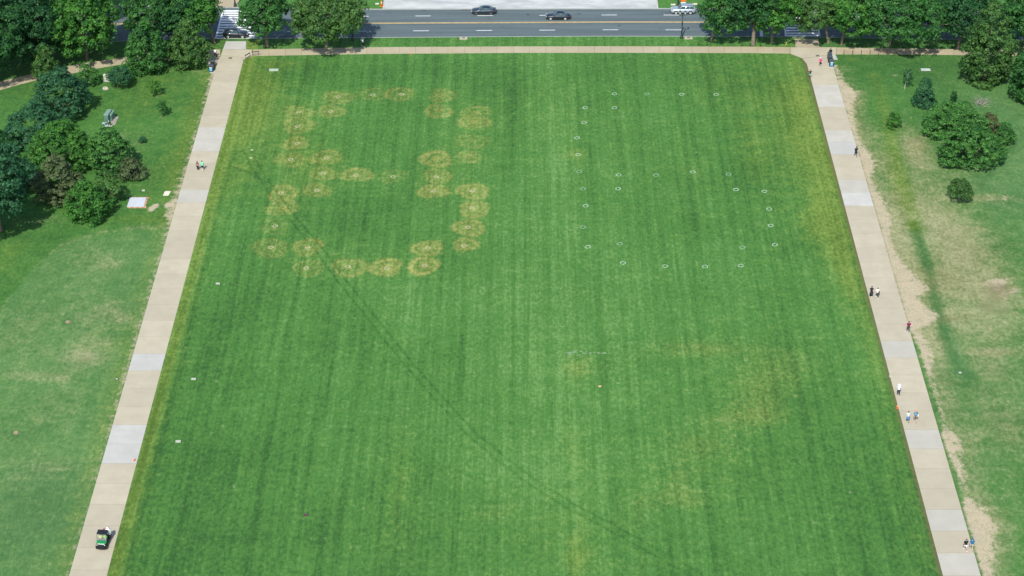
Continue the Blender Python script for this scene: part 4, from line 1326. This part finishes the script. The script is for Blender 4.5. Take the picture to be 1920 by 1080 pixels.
bed.box((-.66, 2.35, .84), (.05, 1.10, .34)).box((.66, 2.35, .84), (.05, 1.10, .34)).box((0, 2.88, .84), (1.30, .05, .34)).box((0, 1.83, .84), (1.26, .05, .34))
bed.build('cargo_bed', YCART, ct)
M4 = Matrix.Translation(c0) @ Matrix.Rotation(R(-3.5), 4, 'Z')


def in_cart(x, y, z):
    return M4 @ Vector((x, y, z))


person(None, 'person in a yellow shirt seated at the left of the cart as seen', (.62, .58, .12), (.05, .06, .07), 1.72, face=R(176.5), kind='trousers', skin='tan', seat=True, at=in_cart(-.31, 1.28, -.06), group='people riding in the cart')
person(None, 'person in a lime green shirt seated at the right of the cart as seen', (.22, .50, .10), (.04, .05, .06), 1.72, face=R(176.5), kind='trousers', skin='light', seat=True, at=in_cart(.31, 1.28, -.06), hat=('cap', (.10, .22, .08)), group='people riding in the cart')
bg_ = thing('rubbish_bag', 'white rubbish bag at the right rear corner of the cart bed', 'bag', in_cart(.45, 2.35, .69), R(-3.5))
MB().rings([[(r * math.cos(q) * (1 + .12 * math.sin(3 * q + z * 5)), r * math.sin(q) * (1 + .1 * math.cos(2 * q)), z) for q in np.arange(0, 6.28, .52)] for z, r in ((0, .24), (.2, .38), (.6, .40), (.95, .30), (1.15, .10), (1.25, .13))]).build('sack', mat('white_plastic', (.76, .76, .76), .4), bg_, True)
rb = thing('red_bucket', 'red bucket beside the white bag on the cart bed', 'bucket', in_cart(.12, 2.2, .69), 0)
rb.scale = (1.5, 1.5, 2.3)
MB().hring([(0, 0, 0, .14, .14), (0, 0, .36, .19, .19), (0, 0, .38, .20, .20)]).build('pail', mat('red_plastic', (.45, .05, .06), .4), rb)
MB().tube([(.19 * math.cos(a), 0, .38 + .14 * math.sin(a)) for a in np.arange(0, 3.2, .4)], .012, 5).build('handle', YCART, rb)
rk = thing('leaf_rake', 'pale handled rake lying across the cart bed', 'rake', in_cart(-.2, 2.1, .92), R(-20))
MB().tube([(-.4, .35, .0), (.35, -.3, .12)], .02, 6).build('handle', mat('pale_wood', (.5, .4, .28), .7), rk)
rh = MB().box((-.40, .36, -.02), (.06, .34, .03))
for i in range(8):
    rh.box((-.45, .22 + i * .04, -.05), (.09, .012, .012))
rh.build('head', YCART, rk)

# ---------------------------------------------------------------- bins
BINB = mat('bin_black', (.014, .024, .036), .4, var=.1)
POSTER = mat('blue_poster', (.09, .30, .50), .5, var=.25, vscale=4)
POSTW = mat('poster_header', (.56, .66, .70), .5, var=.05)


def bin_(px, label, poster, rz):
    t = thing('litter_bin', label, 'bin', P(*px, .041), rz, 'litter bins at the junctions')
    m = MB().rings([[(-.36, -.36, .02), (.36, -.36, .02), (.36, .36, .02), (-.36, .36, .02)], [(-.38, -.38, .1), (.38, -.38, .1), (.38, .38, .1), (-.38, .38, .1)], [(-.38, -.38, 1.15), (.38, -.38, 1.15), (.38, .38, 1.15), (-.38, .38, 1.15)]])
    m.build('body', BINB, t)
    MB().rings([[(-.40, -.40, 1.15), (.40, -.40, 1.15), (.40, .40, 1.15), (-.40, .40, 1.15)], [(-.40, -.36, 1.26), (.40, -.36, 1.26), (.40, .38, 1.26), (-.40, .38, 1.26)], [(-.30, -.12, 1.42), (.30, -.12, 1.42), (.30, .26, 1.42), (-.30, .26, 1.42)]]).build('lid', mat('bin_lid', (.045, .06, .075), .35), t)
    MB().box((0, -.385, 1.05), (.5, .02, .12)).build('slot', TRIM, t)
    if poster:
        p = MB().box((0, -.392, .50), (.52, .014, .60)).build('poster', POSTER, t)
        MB().box((0, -.394, .88), (.52, .018, .16)).build('poster_header', POSTW, p)
        MB().box((0, -.402, .52), (.20, .010, .26)).build('poster_motif', mat('poster_motif', (.20, .52, .74), .5), p)
    return t


bin_((396.4, 133.5), 'black bin with a blue poster on its front at the left walk', True, R(-4))
bin_((399.6, 125), 'black bin without a visible poster behind the posted one at the left walk', False, R(-4))
bin_((1558.5, 123.5), 'black bin with a blue poster on its front at the right walk', True, R(2))
bin_((1556.0, 116.5), 'black bin in the middle of the row at the right walk', False, R(2))
bin_((1555.0, 111), 'black bin at the far end of the row at the right walk', False, R(2))

# ---------------------------------------------------------------- rails, posts, chain fence, lamps
for (a, b, lab) in (((461, 111), (468.5, 106.5), 'angled black hand rail at the left corner of the lawn'), ((473.5, 104.5), (485, 104), 'straight black hand rail at the left corner of the lawn beside the footpath')):
    A, Bp = P(*a), P(*b)
    t = thing('hand_rail', lab, 'railing', A, 0, 'hand rails at the lawn corner')
    d = Bp - A
    for f in (0, 1):
        q = d * f
        MB().tube([(q.x, q.y, 0), (q.x, q.y, .78)], .035, 8).build('post', BLACKM, t)
    ex = d.normalized() * .2
    MB().box(tuple(d / 2 + Vector((0, 0, .80))), ((d + ex).length + .1, .12, .12), math.atan2(d.y, d.x)).build('top_rail', BLACKM, t)
    MB().tube([(0, 0, .12), (d.x, d.y, .12)], .025, 6).build('bottom_rail', BLACKM, t)

RUST = mat('rusty_chain', (.22, .11, .07), .8, var=.3)
fp_x = [1582, 1598.3, 1614.6, 1631, 1647.3, 1663.7, 1680]
t = thing('chain_fence', 'low post and chain fence along the footpath right of the right junction', 'fence', P(1582, 102.4))
o0 = P(1582, 102.4)
pts = [P(x, 102.3) - o0 for x in fp_x]
for q in pts:
    MB().tube([(q.x, q.y, 0), (q.x, q.y, .86)], .05, 8).ell((q.x, q.y, .90), (.065, .065, .06), 8, 5).build('post', BLACKM, t, True)
for a, b in zip(pts, pts[1:]):
    MB().tube([a + (b - a) * f + Vector((0, 0, .78 - .9 * f * (1 - f))) for f in np.linspace(0, 1, 9)], .03, 5).build('chain', RUST, t)
POSTG = mat('green_black_post', (.02, .035, .02), .6)
for x, y, lab in ((1309, 85, 'short dark post on the verge, nearer the lamp of two right of it'), (1325, 85.5, 'short dark post on the verge beside the first street tree of the right row'), (1391, 86, 'short dark post on the verge in sun, first right of the tree shadow'), (1407, 87, 'short dark post on the verge, second right of the tree shadow'), (1425, 87, 'short dark post on the verge nearest the right ramp'),
                  (236, 118.5, 'lone dark post at the rim of the left footpath'), (1655.5, 89.5, 'dark post at the foot of the forked trunk behind the chain fence')):
    t = thing('bollard', lab, 'post', P(x, y), 0, 'short dark posts')
    MB().tube([(0, 0, -.05), (0, 0, .66)], .055, 8).ell((0, 0, .68), (.07, .07, .06), 8, 5).build('shaft', POSTG, t, True)
    MB().hring([(0, 0, 0, .10, .10), (0, 0, .05, .10, .10), (0, 0, .08, .06, .06)], 8).build('base', POSTG, t)
yw = thing('marker_post', 'yellow-green marker post on the verge left of the right ramp', 'post', P(1473.5, 88), 0)
MB().tube([(0, 0, -.05), (0, 0, 1.0)], .06, 8).ell((0, 0, 1.02), (.07, .07, .06), 8, 5).build('shaft', mat('yellow_green_paint', (.42, .40, .08), .6), yw, True)
MB().hring([(0, 0, 0, .11, .11), (0, 0, .05, .11, .11), (0, 0, .08, .07, .07)], 8).build('base', BLACKM, yw)

LGLASS = mat('lantern_glass', (.35, .38, .36), .3)


def lamp(px, label, h):
    t = thing('street_lamp', label, 'street lamp', P(*px), 0, 'twin-headed street lamps')
    MB().hring([(0, 0, -.05, .34, .34), (0, 0, .2, .34, .34), (0, 0, .28, .26, .26), (0, 0, .75, .20, .20), (0, 0, .95, .14, .14)], 12).build('base', BLACKM, t, True)
    MB().hring([(0, 0, .9, .125, .125), (0, 0, h * .35, .115, .115), (0, 0, h * .352, .15, .15), (0, 0, h * .37, .15, .15), (0, 0, h * .372, .11, .11), (0, 0, h * .6, .10, .10), (0, 0, h * .602, .14, .14), (0, 0, h * .62, .14, .14), (0, 0, h * .622, .095, .095), (0, 0, h - .6, .08, .08), (0, 0, h - .1, .05, .05)], 10).build('pole', BLACKM, t, True)
    MB().tube([(-.5, 0, h - .75), (-.3, 0, h - .95), (0, 0, h - .85), (.3, 0, h - .95), (.5, 0, h - .75)], .05, 6).build('arm', BLACKM, t, True)
    for s in (-1, 1):
        g = MB().hring([(s * .5, 0, h - .72, .13, .13), (s * .5, 0, h - .40, .19, .19), (s * .5, 0, h - .12, .17, .17)], 8).build('lantern', LGLASS, t, True)
        MB().hring([(s * .5, 0, h - .13, .23, .23), (s * .5, 0, h + .02, .16, .16), (s * .5, 0, h + .18, .03, .03)], 8).build('lantern_cap', BLACKM, g, True)
        MB().hring([(s * .5, 0, h - .82, .06, .06), (s * .5, 0, h - .70, .16, .16)], 8).build('lantern_foot', BLACKM, g, True)
    return t


lamp((1278, 71.6), 'black twin-headed street lamp on the near verge in front of the silver-blue car', 5.6)
lamp((661.5, 75), 'black street lamp on the verge in the tree shade, its top hidden in leaves', 5.4)
lamp((1271, 12.5), 'black street lamp on the far side of the road above the silver-blue car', 5.4)
lamp((441, 12), 'black street lamp on the far side of the left crosswalk', 5.4)

# ---------------------------------------------------------------- orange barrier, cones, rubble at the plaza
ORANGE = mat('safety_orange', (.80, .17, .025), .5, var=.08)
t = thing('traffic_barrier', 'orange and white traffic barrier on the far verge above the silver-blue car', 'barrier', P(1281, 9.5))
MB().box((0, 0, .95), (1.15, .08, .34)).build('upper_board', ORANGE, t)
MB().box((0, 0, .50), (1.15, .08, .22)).build('lower_board', WHITE, t)
for s in (-1, 1):
    MB().box((s * .5, 0, .55), (.06, .10, 1.1)).box((s * .5, 0, .04), (.10, .6, .08)).build('stand', TRIM, t)
DEB = mat('pale_debris', (.62, .58, .48), .8, var=.2)
for x, y, lab, w in ((1302, 8, 'pale sheet of debris right of the orange barrier', 1.1), (1262, 9, 'pale board lying left of the orange barrier', .9), (707, 7.5, 'small white panel lying on the verge by the plaza corner', .7)):
    t = thing('debris_board', lab, 'board', P(x, y), R(12), 'boards lying on the far verge')
    MB().box((0, 0, .05), (w, .5, .08)).build('panel', DEB, t)
    MB().box((-w * .3, 0, .11), (.07, .55, .05)).build('batten', DEB, t)


def cone(px, label, k=1.0):
    t = thing('traffic_cone', label, 'cone', P(*px), 0, 'orange cones')
    MB().box((0, 0, .03), (.36 * k, .36 * k, .05)).build('base', ORANGE, t)
    MB().hring([(0, 0, .05, .15 * k, .15 * k), (0, 0, .70 * k, .035 * k, .035 * k)], 12).build('shell', ORANGE, t, True)
    MB().hring([(0, 0, .36 * k, .105 * k, .105 * k), (0, 0, .48 * k, .083 * k, .083 * k)], 12).build('band', mat('cone_band', (.75, .6, .45), .5), t, True)


cone((715.5, 11.5), 'tall orange cone at the left corner of the white plaza', 1.7)
cone((252, 864), 'small orange cone at the right edge of the left walk', .8)
cone((1682, 765), 'small orange cone at the left edge of the right walk', .8)
cone((770, 102), 'tiny orange cone where the lawn meets the footpath', .55)

# ---------------------------------------------------------------- things in the grass
CABG = mat('cabinet_green', (.10, .19, .15), .5, var=.08)


def cabinet(px, d, rz, label):
    t = thing('utility_cabinet', label, 'cabinet', P(*px, .1), rz, 'green utility cabinets')
    MB().box((0, 0, d[2] / 2), d).build('body', CABG, t)
    MB().rings([[(-d[0] / 2 - .05, -d[1] / 2 - .05, d[2]), (d[0] / 2 + .05, -d[1] / 2 - .05, d[2]), (d[0] / 2 + .05, d[1] / 2 + .05, d[2]), (-d[0] / 2 - .05, d[1] / 2 + .05, d[2])], [(-d[0] / 2, -d[1] / 2, d[2] + .1), (d[0] / 2, -d[1] / 2, d[2] + .1), (d[0] / 2, d[1] / 2, d[2] + .1), (-d[0] / 2, d[1] / 2, d[2] + .1)]]).build('lid', mat('cabinet_top', (.17, .28, .22), .5, var=.05), t)
    for s in (-1, 1):
        MB().box((s * d[0] * .24, -d[1] / 2 - .012, d[2] * .5), (d[0] * .44, .02, d[2] * .84)).build('door', CABG, t)
    MB().box((.06, -d[1] / 2 - .035, d[2] * .55), (.04, .04, .2)).build('handle', BLACKM, t)


c1 = P(207, 230)
pad = thing('concrete_pad', 'grey concrete pad under the green utility cabinets', 'pad', c1)
MB().prism([(-.9, -1.0), (1.0, -.9), (1.15, 2.2), (-.75, 2.1)], -.1, .1).build('slab', mat('pad_concrete', (.27, .25, .21), .9), pad)
cabinet((203.5, 225.5), (.75, 2.2, 1.55), R(-8), 'taller green utility cabinet, left of the two on the pad')
cabinet((210, 223), (.55, 1.7, 1.2), R(-8), 'shorter green utility cabinet, right of the two on the pad')
t = thing('control_box', 'pale blue-grey box in front of the green cabinets', 'box', P(197, 236))
MB().box((0, 0, .35), (1.0, .7, .5), R(25), .9).build('body', mat('blue_grey_metal', (.38, .44, .52), .45), t)
MB().box((0, 0, .05), (1.1, .8, .12), R(25)).build('plinth', PALE, t)
MB().tube([(.45, .2, .2), (.62, .3, .75)], .05, 6).ell((.64, .3, .8), (.1, .1, .08), 8, 5).build('vent_pipe', WHITE, t)
t = thing('meter_post', 'dark post with a round base right of the pale blue-grey box', 'post', P(207.5, 236))
MB().tube([(0, 0, 0), (0, 0, .8)], .12, 8).build('shaft', BLACKM, t)
MB().hring([(0, 0, -.05, .35, .35), (0, 0, .06, .33, .33)], 12).build('base', PALE, t)

t = thing('stone_block', 'pale green-grey stone block on a plinth beside the small round blue-green tree', 'block', P(199.5, 152))
MB().box((0, .3, .62), (.92, .75, .95)).build('body', mat('pale_stone', (.44, .47, .37), .85), t)
MB().box((0, .3, 1.12), (.98, .8, .08)).build('cap', mat('pale_stone_top', (.50, .56, .44), .85), t)
MB().box((.05, .25, .06), (1.25, 1.15, .16)).build('plinth', PALE, t)
rk_ = MB()
rr = random.Random(8)
rk_.rings([[(r * math.cos(q) * (1 + .18 * math.sin(2.3 * q + z * 4)), r * .8 * math.sin(q) * (1 + .15 * math.cos(3 * q)), z) for q in np.arange(0, 6.28, .62)] for z, r in ((-.1, .48), (.18, .50), (.42, .36), (.58, .14))])
tag(rk_.build('boulder', mat('boulder_stone', (.42, .37, .32), .9, var=.35, vscale=2.5), None, False, P(198, 167.5)), 'pale boulder in the grass below the stone block', 'boulder')

# framed slab
q = [P(*p) for p in ((241, 387.5), (267.5, 387.5), (271.5, 372.6), (246, 372.6))]
cc = sum(q, Vector()) / 4
t = thing('framed_slab', 'grey concrete slab with a white rim and brick border in the grass beside the left walk', 'slab', cc)
loc = [p - cc for p in q]


def grow(pts, k):
    return [p + Vector((math.copysign(k, p.x), math.copysign(k, p.y), 0)) for p in pts]


MB().prism([(p.x, p.y) for p in grow(loc, .02)], -.1, .10).build('rim', mat('white_rim', (.68, .68, .60), .8), t)
MB().prism([(p.x, p.y) for p in grow(loc, -.22)], 0, .12).build('cover', mat('grey_cover', (.46, .49, .53), .8, var=.06), t)
BR = [mat('brick_red', (.36, .19, .11), .9, var=.2), mat('brick_tan', (.44, .27, .15), .9, var=.2)]
bm1 = [MB().box((0, 0, 0), (.40, .44, .12)).mesh('brick', m) for m in BR]
wx, wy = loc[1].x - loc[0].x, loc[2].y - loc[1].y
k = 0
sk = (loc[3].x - loc[0].x) / wy
for i in range(int(wx / .43) + 2):
    for yy, dx in ((loc[0].y - .27, loc[0].x - .27 * sk), (loc[3].y + .27, loc[3].x + .27 * sk)):
        k += 1
        link('brick', bm1[(k * 7 + i) % 2], t, (dx + .2 + i * .43, yy, .01))
bm2 = [MB().box((0, 0, 0), (.44, .40, .12)).mesh('brick', m) for m in BR]
for i in range(int(wy / .43)):
    yy = loc[1].y + .2 + i * .43
    k += 1
    link('brick', bm2[k * 5 % 2], t, (loc[1].x + (yy - loc[1].y) * sk + .27, yy, .01))

q = P(313, 363)
t = thing('paving_stone', 'small cream paving stone in the grass just left of the left walk', 'paving stone', q)
MB().prism([(-.55, -.75), (.35, -.72), (.58, .75), (-.2, .8), (-.48, .6)], -.1, .06).build('slab', mat('cream_stone', (.60, .54, .42), .85), t)
MB().prism([(-.40, -.5), (.25, -.5), (.40, .5), (-.28, .5)], .05, .068).build('panel', mat('cream_stone_face', (.64, .58, .46), .85), t)

MARK = mat('marker_white', (.40, .42, .35), .8, var=.1)
for x, y, w, d, lab in ((408.5, 532, .55, .28, 'small white plate on the lawn beside the middle of the left walk'), (363, 711, .62, .30, 'small white plate on the lawn below the middle, near the left walk'), (334, 828, .64, .34, 'small white plate on the lawn, lowest of those by the left walk'), (269, 357.5, .45, .3, 'small pale plate in the grass above the framed slab'),
                        (1800, 699, .35, .22, 'tiny white plate in the right park grass'), (1669, 706, .30, .22, 'tiny white plate against the left edge of the right walk'), (472, 281.5, .42, .16, 'upper of two tiny white plates in the left of the lawn'), (470.5, 296.5, .35, .2, 'lower of two tiny white plates in the left of the lawn'), (1525, 79.5, .4, .3, 'tiny pale plate on the ramp at the right crosswalk')):
    t = thing('marker_plate', lab, 'plate', P(x, y), 0, 'small white plates in the grass')
    MB().box((0, 0, .04), (w * 1.1, d * 1.3, .12)).build('plate', MARK, t)
    MB().box((0, d * .72, .02), (w * 1.15, .10, .07)).build('rim', TRIM, t)
for x, w, lab in ((509, .85, 'left half'), (517.6, .85, 'right half')):
    t = thing('hatch_cover', 'pale hatch cover on the lawn corner, %s of the adjoining pair' % lab, 'hatch', P(x, 131.5), 0, 'pair of pale hatch covers')
    MB().box((0, 0, .04), (w, .8, .14)).build('lid', mat('hatch_green_white', (.36, .44, .36), .7), t)
    MB().box((0, .48, .0), (w, .16, .1)).build('rim', TRIM, t)
t = thing('access_plate', 'flat grey access plate in the grass above the thin pale sapling at right', 'plate', P(1735.5, 131))
MB().box((0, 0, .03), (1.75, .9, .12)).build('frame', PALE, t)
for s in (-1, 1):
    MB().box((s * .42, 0, .095), (.8, .74, .03)).build('lid', mat('grey_lid', (.42, .48, .48), .6), t)
t = thing('valve_box', 'dark maroon box lid sunk in the lower left of the lawn', 'box', P(573, 966))
MB().box((0, 0, .03), (.52, .42, .14)).build('frame', mat('maroon_plastic', (.07, .03, .045), .6), t)
MB().box((.05, 0, .105), (.36, .30, .03)).build('lid', mat('maroon_lid', (.13, .05, .08), .6), t)
t = thing('dirt_plug', 'small tan clod of earth lying on the lower middle of the lawn', 'clod', P(1124.5, 724.5))
MB().ell((0, 0, .03), (.26, .22, .11), 9, 5).ell((.16, .1, .02), (.14, .1, .08), 7, 4).build('clod', mat('tan_earth', (.46, .30, .18), .9, var=.25), t)
t = thing('irrigation_box', 'small pale lid with a dark rim in the grass close to the lower left walk', 'box', P(219, 711))
MB().hring([(0, 0, -.05, .27, .27), (0, 0, .05, .27, .27)], 14).build('rim', TRIM, t)
MB().hring([(0, 0, .03, .19, .17), (0, 0, .075, .18, .16)], 14).build('lid', MARK, t)
for x, y, lab in ((30, 811.5, 'tan stump in dark grass near the lower left picture edge'), (127, 604, 'flat weathered stump in the left park grass')):
    t = thing('tree_stump', lab, 'stump', P(x, y), 0, 'stumps in the left park grass')
    MB().hring([(0, 0, -.05, .40, .36), (0, 0, .10, .34, .31), (0, 0, .13, .33, .30)], 12).build('wood', mat('weathered_wood', (.24, .19, .12), .9, var=.3, vscale=6), t)
    MB().hring([(0, 0, .12, .24, .22), (0, 0, .14, .23, .21)], 12).build('heartwood', mat('heartwood', (.33, .25, .16), .9, var=.3, vscale=8), t)
for x, y, lab in ((869, 72.3, 'concrete drain inlet at the kerb near the middle of the road'), (1291, 71.7, 'concrete drain inlet at the kerb just right of the street lamp')):
    t = thing('drain_inlet', lab, 'drain', P(x, y), 0, 'kerb drain inlets')
    MB().box((0, 0, .03), (1.5, .95, .14)).build('cover', BEIGE, t)
    MB().box((0, .1, .105), (.6, .4, .03)).build('manhole', mat('iron_lid', (.10, .09, .085), .7), t)
for x, y, lab in ((432, 109, 'dark drain grate in the left junction'), (1533, 104.2, 'dark drain grate in the right junction')):
    t = thing('drain_grate', lab, 'drain', P(x, y, .034), 0, 'drain grates in the junctions')
    for i in range(4):
        MB().box((-.24 + i * .16, 0, .01), (.11, .5, .03)).build('bar', mat('grate_iron', (.06, .05, .045), .7), t)
    MB().box((0, -.28, .008), (.7, .05, .025)).box((0, .28, .008), (.7, .05, .025)).build('frame', mat('grate_iron', (.06, .05, .045), .7), t)

# ---------------------------------------------------------------- white chalk rings sprayed on the lawn
CHALK = {}
for k, a in (('strong', (.42, .54, .42)), ('faint', (.24, .38, .25)), ('warm', (.46, .46, .32))):
    m = bpy.data.materials.new('chalk_' + k)
    t_, b_, o_ = nodes_of(m)
    g_ = G(t_)
    n_ = g_.noise(g_.world(), 5.0, 3, .6)
    t_.links.new(g_.mix(g_.smooth(n_, .36, .60), (.10, .22, .08), a), b_.inputs['Base Color'])
    b_.inputs['Roughness'].default_value = .95
    CHALK[k] = m


def ring(px, label, kind, group, r=.47, w=.15):
    rg = random.Random(int(px[0] * 31 + px[1]))
    n = 22
    q, f = [], []
    for i in range(n):
        a = 2 * math.pi * i / n
        e = 1 + .06 * math.sin(2 * a + rg.random()) + rg.uniform(-.03, .03)
        for k in (r * e, (r - w) * e):
            q.append((k * math.cos(a), k * 1.12 * math.sin(a), .012))
    for i in range(n):
        j = (i + 1) % n
        f.append((2 * i, 2 * j, 2 * j + 1, 2 * i + 1))
    o = MB().add(q, f).build('chalk_ring', CHALK[kind], None, False, P(*px, .004))
    tag(o, label, 'chalk ring', group)


RG = 'white rings on the green right half of the lawn'
RINGS = [(1152, 176, 'leftmost white ring of the top row on the right half of the lawn'), (1213, 176, 'faint white ring, second from left in the top row on the right half'), (1278, 177, 'white ring, third from left in the top row on the right half'), (1343, 177, 'rightmost white ring of the top row, nearest the right walk'),
         (1097, 202, 'top white ring of the long left column on the right half'), (1152, 202, 'white ring directly below the leftmost ring of the top row'), (1095, 230, 'bold white ring, second down the long left column'), (1082, 258.5, 'white ring, third down the long left column'), (1084, 290, 'white ring, fourth down the long left column'), (1086, 322, 'faint white ring, fifth down the long left column'),
         (1160, 328, 'white ring at the left end of the middle row'), (1230, 328.5, 'very faint white ring, second in the middle row'), (1299, 322.5, 'white ring, third in the middle row and set slightly higher'), (1366, 327, 'faint white ring at the right end of the middle row'), (1093, 354, 'white ring, sixth down the long left column'), (1159, 354, 'white ring just below the left end of the middle row'),
         (1380, 355.5, 'white ring just below the right end of the middle row'), (1433, 359, 'top white ring of the short right column'), (1098, 386, 'white ring, seventh down the long left column'), (1442, 392, 'bold white ring, second down the short right column'), (1093, 426, 'white ring, eighth down the long left column'), (1445, 423, 'white ring, third down the short right column'),
         (1102, 463, 'lowest white ring of the long left column'), (1162, 457, 'white ring just right of the lowest ring of the long left column'), (1392, 464, 'white ring just left of the lowest ring of the short right column'), (1453, 459, 'lowest white ring of the short right column'), (1168, 493, 'leftmost white ring of the bottom row on the right half'), (1247, 499, 'bold white ring, second in the bottom row on the right half'), (1322, 500, 'white ring, third in the bottom row on the right half'), (1389, 498, 'rightmost white ring of the bottom row on the right half')]
FAINT = {1213, 1230, 1366, 1086, 1093, 1162, 1392}
for x, y, lab in RINGS:
    ring((x, y), lab, 'faint' if x in FAINT else 'strong', RG)
LG = 'small pale rings inside the brown circles'
LRING = {(634, 181): 'leftmost of the three rings in the top row of brown circles', (699, 178): 'middle of the three rings in the top row of brown circles', (753, 177): 'rightmost of the three rings in the top row of brown circles', (560, 210): 'ring in the left circle of the pair under the top row', (620, 209): 'bold ring in the right circle of the pair under the top row',
         (558, 237): 'ring in the circle third down the upper left side', (557, 269): 'ring in the orange-brown circle fourth down the upper left side', (545, 299): 'ring in the left circle of the row above the inner block', (612, 296): 'ring at the top of the inner brown block', (606, 325): 'ring in the middle of the inner brown block', (594, 357): 'ring in the lowest circle of the inner brown block',
         (668, 329): 'ring in the left circle of the two bridging the middle', (737, 331): 'ring in the faint right circle of the two bridging the middle', (818, 332): 'ring in the upper of two stacked circles right of the bridge', (813, 358): 'ring in the lower of two stacked circles right of the bridge', (886, 358): 'ring at the top of the right column of brown circles', (885, 390): 'ring second down the right column of brown circles',
         (878, 426): 'ring third down the right column, in a circle with a dark inner band', (870, 461): 'ring at the foot of the right column of brown circles', (527, 362): 'ring in the irregular brown patch at the left side', (516, 424): 'ring in the greenish circle low on the left side', (508, 464): 'ring in the lowest circle at far left', (577, 465): 'ring in the circle right of the lowest far left circle', (802, 465): 'ring in the circle above the right end of the bottom row',
         (574, 503): 'ring in the leftmost circle of the bottom row', (652, 500): 'ring in the second circle of the bottom row', (725, 503): 'ring in the third, strongly bleached circle of the bottom row', (796, 498): 'ring in the rightmost circle of the bottom row'}
for (x, y), lab in LRING.items():
    ring((x, y), 'small pale ' + lab, 'warm', LG, .42, .16)

# a patch of spilled chalk, and paper litter
o = MB()
p0 = P(1078, 662)
for i in range(26):
    rr = random.Random(i)
    x, y = rr.gauss(0, .7) if i < 14 else rr.uniform(1.0, 4.5), rr.gauss(0, .35) if i < 14 else rr.gauss(0, .10)
    s = rr.uniform(.07, .2)
    o.prism([(x + s * 1.6 * math.cos(a), y + s * math.sin(a)) for a in np.arange(0, 6.2, 1.05)], .004, .014 + i * .0004)
tag(o.build('chalk_smear', mat('thin_chalk', (.16, .26, .13), .9, var=.3), None, False, (p0.x, p0.y, 0)), 'faint whitish smear on the pale patch in the lower middle of the lawn', 'chalk smear')

# ---------------------------------------------------------------- finish bodies: the skinned skeletons become meshes
dg = bpy.context.evaluated_depsgraph_get()
done = [(o, m, bpy.data.meshes.new_from_object(o.evaluated_get(dg))) for o, m in PENDING]
for o, m, me in done:
    o.modifiers.clear()
    me.materials.clear()
    me.materials.append(m)
    o.data = me
    o.data.name = 'person'
